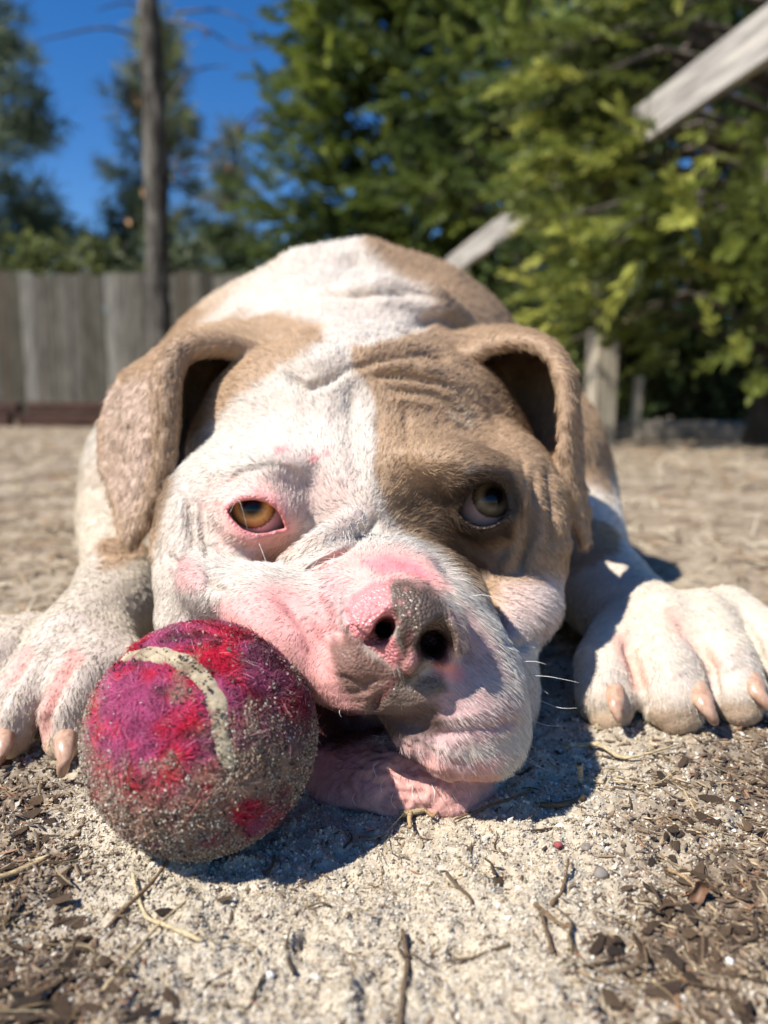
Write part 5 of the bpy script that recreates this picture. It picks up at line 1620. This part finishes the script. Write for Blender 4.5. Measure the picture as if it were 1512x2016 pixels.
def long_stem(name, pts, r0, r1, mat, label, cat, lift=.0008, seg=7):
    P = []
    for q in pts:
        g = ground_at(q[0], q[1])
        P.append((g.x, g.y, float(ground_h(np.array(g.x), np.array(g.y))) + lift + (q[2] if len(q) > 2 else 0)))
    P = spline(P, 4)
    v, f = loft(P, np.linspace(r0 * .62, r1 * .62, len(P)) * (1 + .18 * np.sin(np.arange(len(P)) * 1.9)), seg)
    c = v.mean(0); c[2] = 0
    o = mesh_np(name, v - c, f, mat)
    o.location = c
    return tag(o, label, cat)
long_stem('twig', [(178, 1862), (240, 1800), (300, 1750, .001), (345, 1705, .0015)], .0010, .0007, m_twig, 'long straight brown twig leaning toward the foot of the ball', 'twig')
long_stem('twig', [(262, 1735, .001), (272, 1770, .001), (290, 1805, .001), (330, 1840), (400, 1868)], .0007, .0009, m_straw, 'curved pale stem crossing the sand below the ball', 'stem')
long_stem('twig', [(205, 1955), (260, 1890), (320, 1830, .001), (385, 1772)], .0009, .0005, m_straw, 'long tan straw slanting across the lower left sand', 'straw')
long_stem('twig', [(-20, 1715), (60, 1680), (150, 1640), (165, 1605)], .0010, .0008, m_twig, 'dark bent twig at the left edge beside the claw', 'twig')
long_stem('twig', [(-20, 1740), (40, 1720), (100, 1695)], .0016, .0009, m_straw, 'thick split stem at the left edge of the sand', 'stem')
long_stem('twig', [(785, 2030), (795, 1960), (802, 1890), (792, 1825, .001)], .0012, .0009, m_twig, 'dark straight twig at the bottom middle', 'twig')
long_stem('dry_blade', [(1110, 1475), (1175, 1478, .002), (1230, 1500, .001), (1330, 1490, .003)], .0018, .0005, m_straw, 'dry yellow grass blade lying before the right paw', 'grass blade')
long_stem('twig', [(1130, 1545), (1210, 1548), (1290, 1545), (1335, 1530, .001)], .0005, .0003, m_straw, 'hair thin curved straw right of the upright stub', 'straw')
long_stem('twig', [(895, 1612), (960, 1600), (1010, 1585), (1048, 1566, .002)], .0005, .0008, m_twig, 'curved brown blade in the shade of the chin', 'twig')
long_stem('twig', [(1060, 1590), (1110, 1588), (1150, 1580)], .0013, .0016, m_twig, 'grey brown twig on the edge of the chin shadow', 'twig')
long_stem('twig', [(1085, 1790), (1108, 1755), (1118, 1720, .003)], .0009, .0005, m_twig, 'small twig propped up out of the sand', 'twig')
long_stem('twig', [(1050, 1795), (1080, 1810), (1100, 1835), (1130, 1842)], .0009, .0008, m_twig, 'crooked brown twig in the middle of the sand', 'twig')
long_stem('twig', [(1065, 1810), (1078, 1850), (1088, 1885)], .0007, .0009, m_chip, 'thin bark strip below the crooked twig', 'bark strip')
long_stem('twig', [(1315, 1710), (1350, 1735), (1375, 1755)], .0008, .0006, m_straw, 'tan straw lying in the bark at right', 'straw')
long_stem('twig', [(1390, 1762), (1430, 1775), (1475, 1782)], .0010, .0006, m_twig, 'reddish twig beside the curled brown leaf', 'twig')
long_stem('twig', [(1345, 1565), (1362, 1590), (1372, 1610)], .0006, .0004, m_straw, 'short pale straw among the bark at right', 'straw')
fk = empty('forked_twig', ground_at(838, 1628)); tag(fk, 'forked pale brown twig lying against the chin', 'twig')
fo = np.array(fk.location)
for nm, pts, r in (('stem', [(788, 1612), (830, 1604), (868, 1592)], .0011), ('prong', [(838, 1604), (852, 1616), (862, 1606)], .0006), ('prong', [(808, 1610), (806, 1622), (808, 1638)], .0009)):
    P = [np.array(ground_at(*q)) + (0, 0, .0015) - fo for q in pts]
    v, f = loft(spline([tuple(p) for p in P], 4), np.linspace(r, r * .6, 9), 6)
    mesh_np(nm, v, f, m_straw, fk)
# the upright stub: a hollow cut stem
g = ground_at(1142, 1556); stub = empty('stem_stub', g); tag(stub, 'upright hollow straw stub standing in the sand', 'stem')
v, f = loft([(0, 0, -.002), (.0001, 0, .003), (-.0003, 0, .0075), (-.0006, 0, .0088)], [.0011, .0009, .0009, .0014], 10)
mesh_np('stem', v, f, m_straw, stub)
bm = bmesh.new(); bmesh.ops.create_cone(bm, cap_ends=True, segments=10, radius1=.0008, radius2=.0008, depth=.0004)
me = bpy.data.meshes.new('hollow'); bm.to_mesh(me); bm.free(); me.materials.append(m_chip)
put('hollow', me, (-.0006, 0, .0089), stub)
def stone(px, py, s, mat, label, cat='stone', group=None, k=0):
    r = np.random.default_rng(300 + k)
    bm = bmesh.new(); bmesh.ops.create_icosphere(bm, subdivisions=2, radius=s)
    for vtx in bm.verts:
        vtx.co *= 1 + .45 * float(vnoise(np.array(vtx.co)[None] / s + k * 3.1, 1.3, k)[0])
        vtx.co.z *= .75
    me = bpy.data.meshes.new('stone'); bm.to_mesh(me); bm.free(); me.materials.append(mat)
    for p in me.polygons: p.use_smooth = True
    g = ground_at(px, py)
    o = put('stone', me, (g.x, g.y, float(ground_h(np.array(g.x), np.array(g.y))) + s * .35), None, (0, 0, k))
    return tag(o, label, cat, group)
for k, (x, y, s, lab) in enumerate(((1400, 1645, .0010, 'white stone above the curled brown leaf, largest of the three there'), (1446, 1637, .0007, 'white stone above the curled leaf, rightmost of the three there'), (1402, 1622, .0006, 'white stone above the curled leaf, topmost of the three there'),
        (530, 1918, .0010, 'white stone at the bottom of the sand below the ball'), (1435, 1898, .0011, 'white stone in the bark below the curled leaf'), (1440, 1985, .0013, 'white stone lowest of all at the lower right corner'))):
    stone(x, y, s, m_stone, lab, 'stone', 'white stones on the sand', k)
m_st2 = mottled('grey_stone', (.16, .14, .12), (.26, .23, .2), 400, .8, .3)
stone(1182, 1720, .0019, m_st2, 'rounded grey brown pebble in the middle of the bare sand', 'pebble', None, 21)
stone(1155, 1670, .0014, m_st2, 'small slate grey pebble left of the larger one', 'pebble', None, 22)
m_red = mottled('red_fluff', (.38, .10, .10), (.22, .06, .06), 900, .95, .1)
stone(1098, 1662, .0014, m_red, 'scrap of red ball fluff on the sand', 'fluff', None, 23)
# the curled brown leaf
g = ground_at(1372, 1772)
u, w = np.meshgrid(np.linspace(-1, 1, 9), np.linspace(-1, 1, 7), indexing='ij')
lv = np.stack([u * .0034, w * .0017 * np.sqrt(np.clip(1 - u ** 2 * .95, 0, 1)) + .0005 * np.sin(u * 4), .0018 * w ** 2 * (1 + .5 * u) + .0006 * np.sin(u * 4 + w)], -1).reshape(-1, 3)
q = np.array([(i * 7 + j, i * 7 + j + 1, (i + 1) * 7 + j + 1, (i + 1) * 7 + j) for i in range(8) for j in range(6)])
cl_ = mesh_np('curled_leaf', lv, q, mottled('brown_leaf', (.10, .05, .028), (.20, .11, .06), 500, .6, .4))
cl_.location = (g.x, g.y, .0015); cl_.rotation_euler = (.6, -.3, .5)
tag(cl_, 'small curled dark brown leaf among the bark at right', 'leaf')
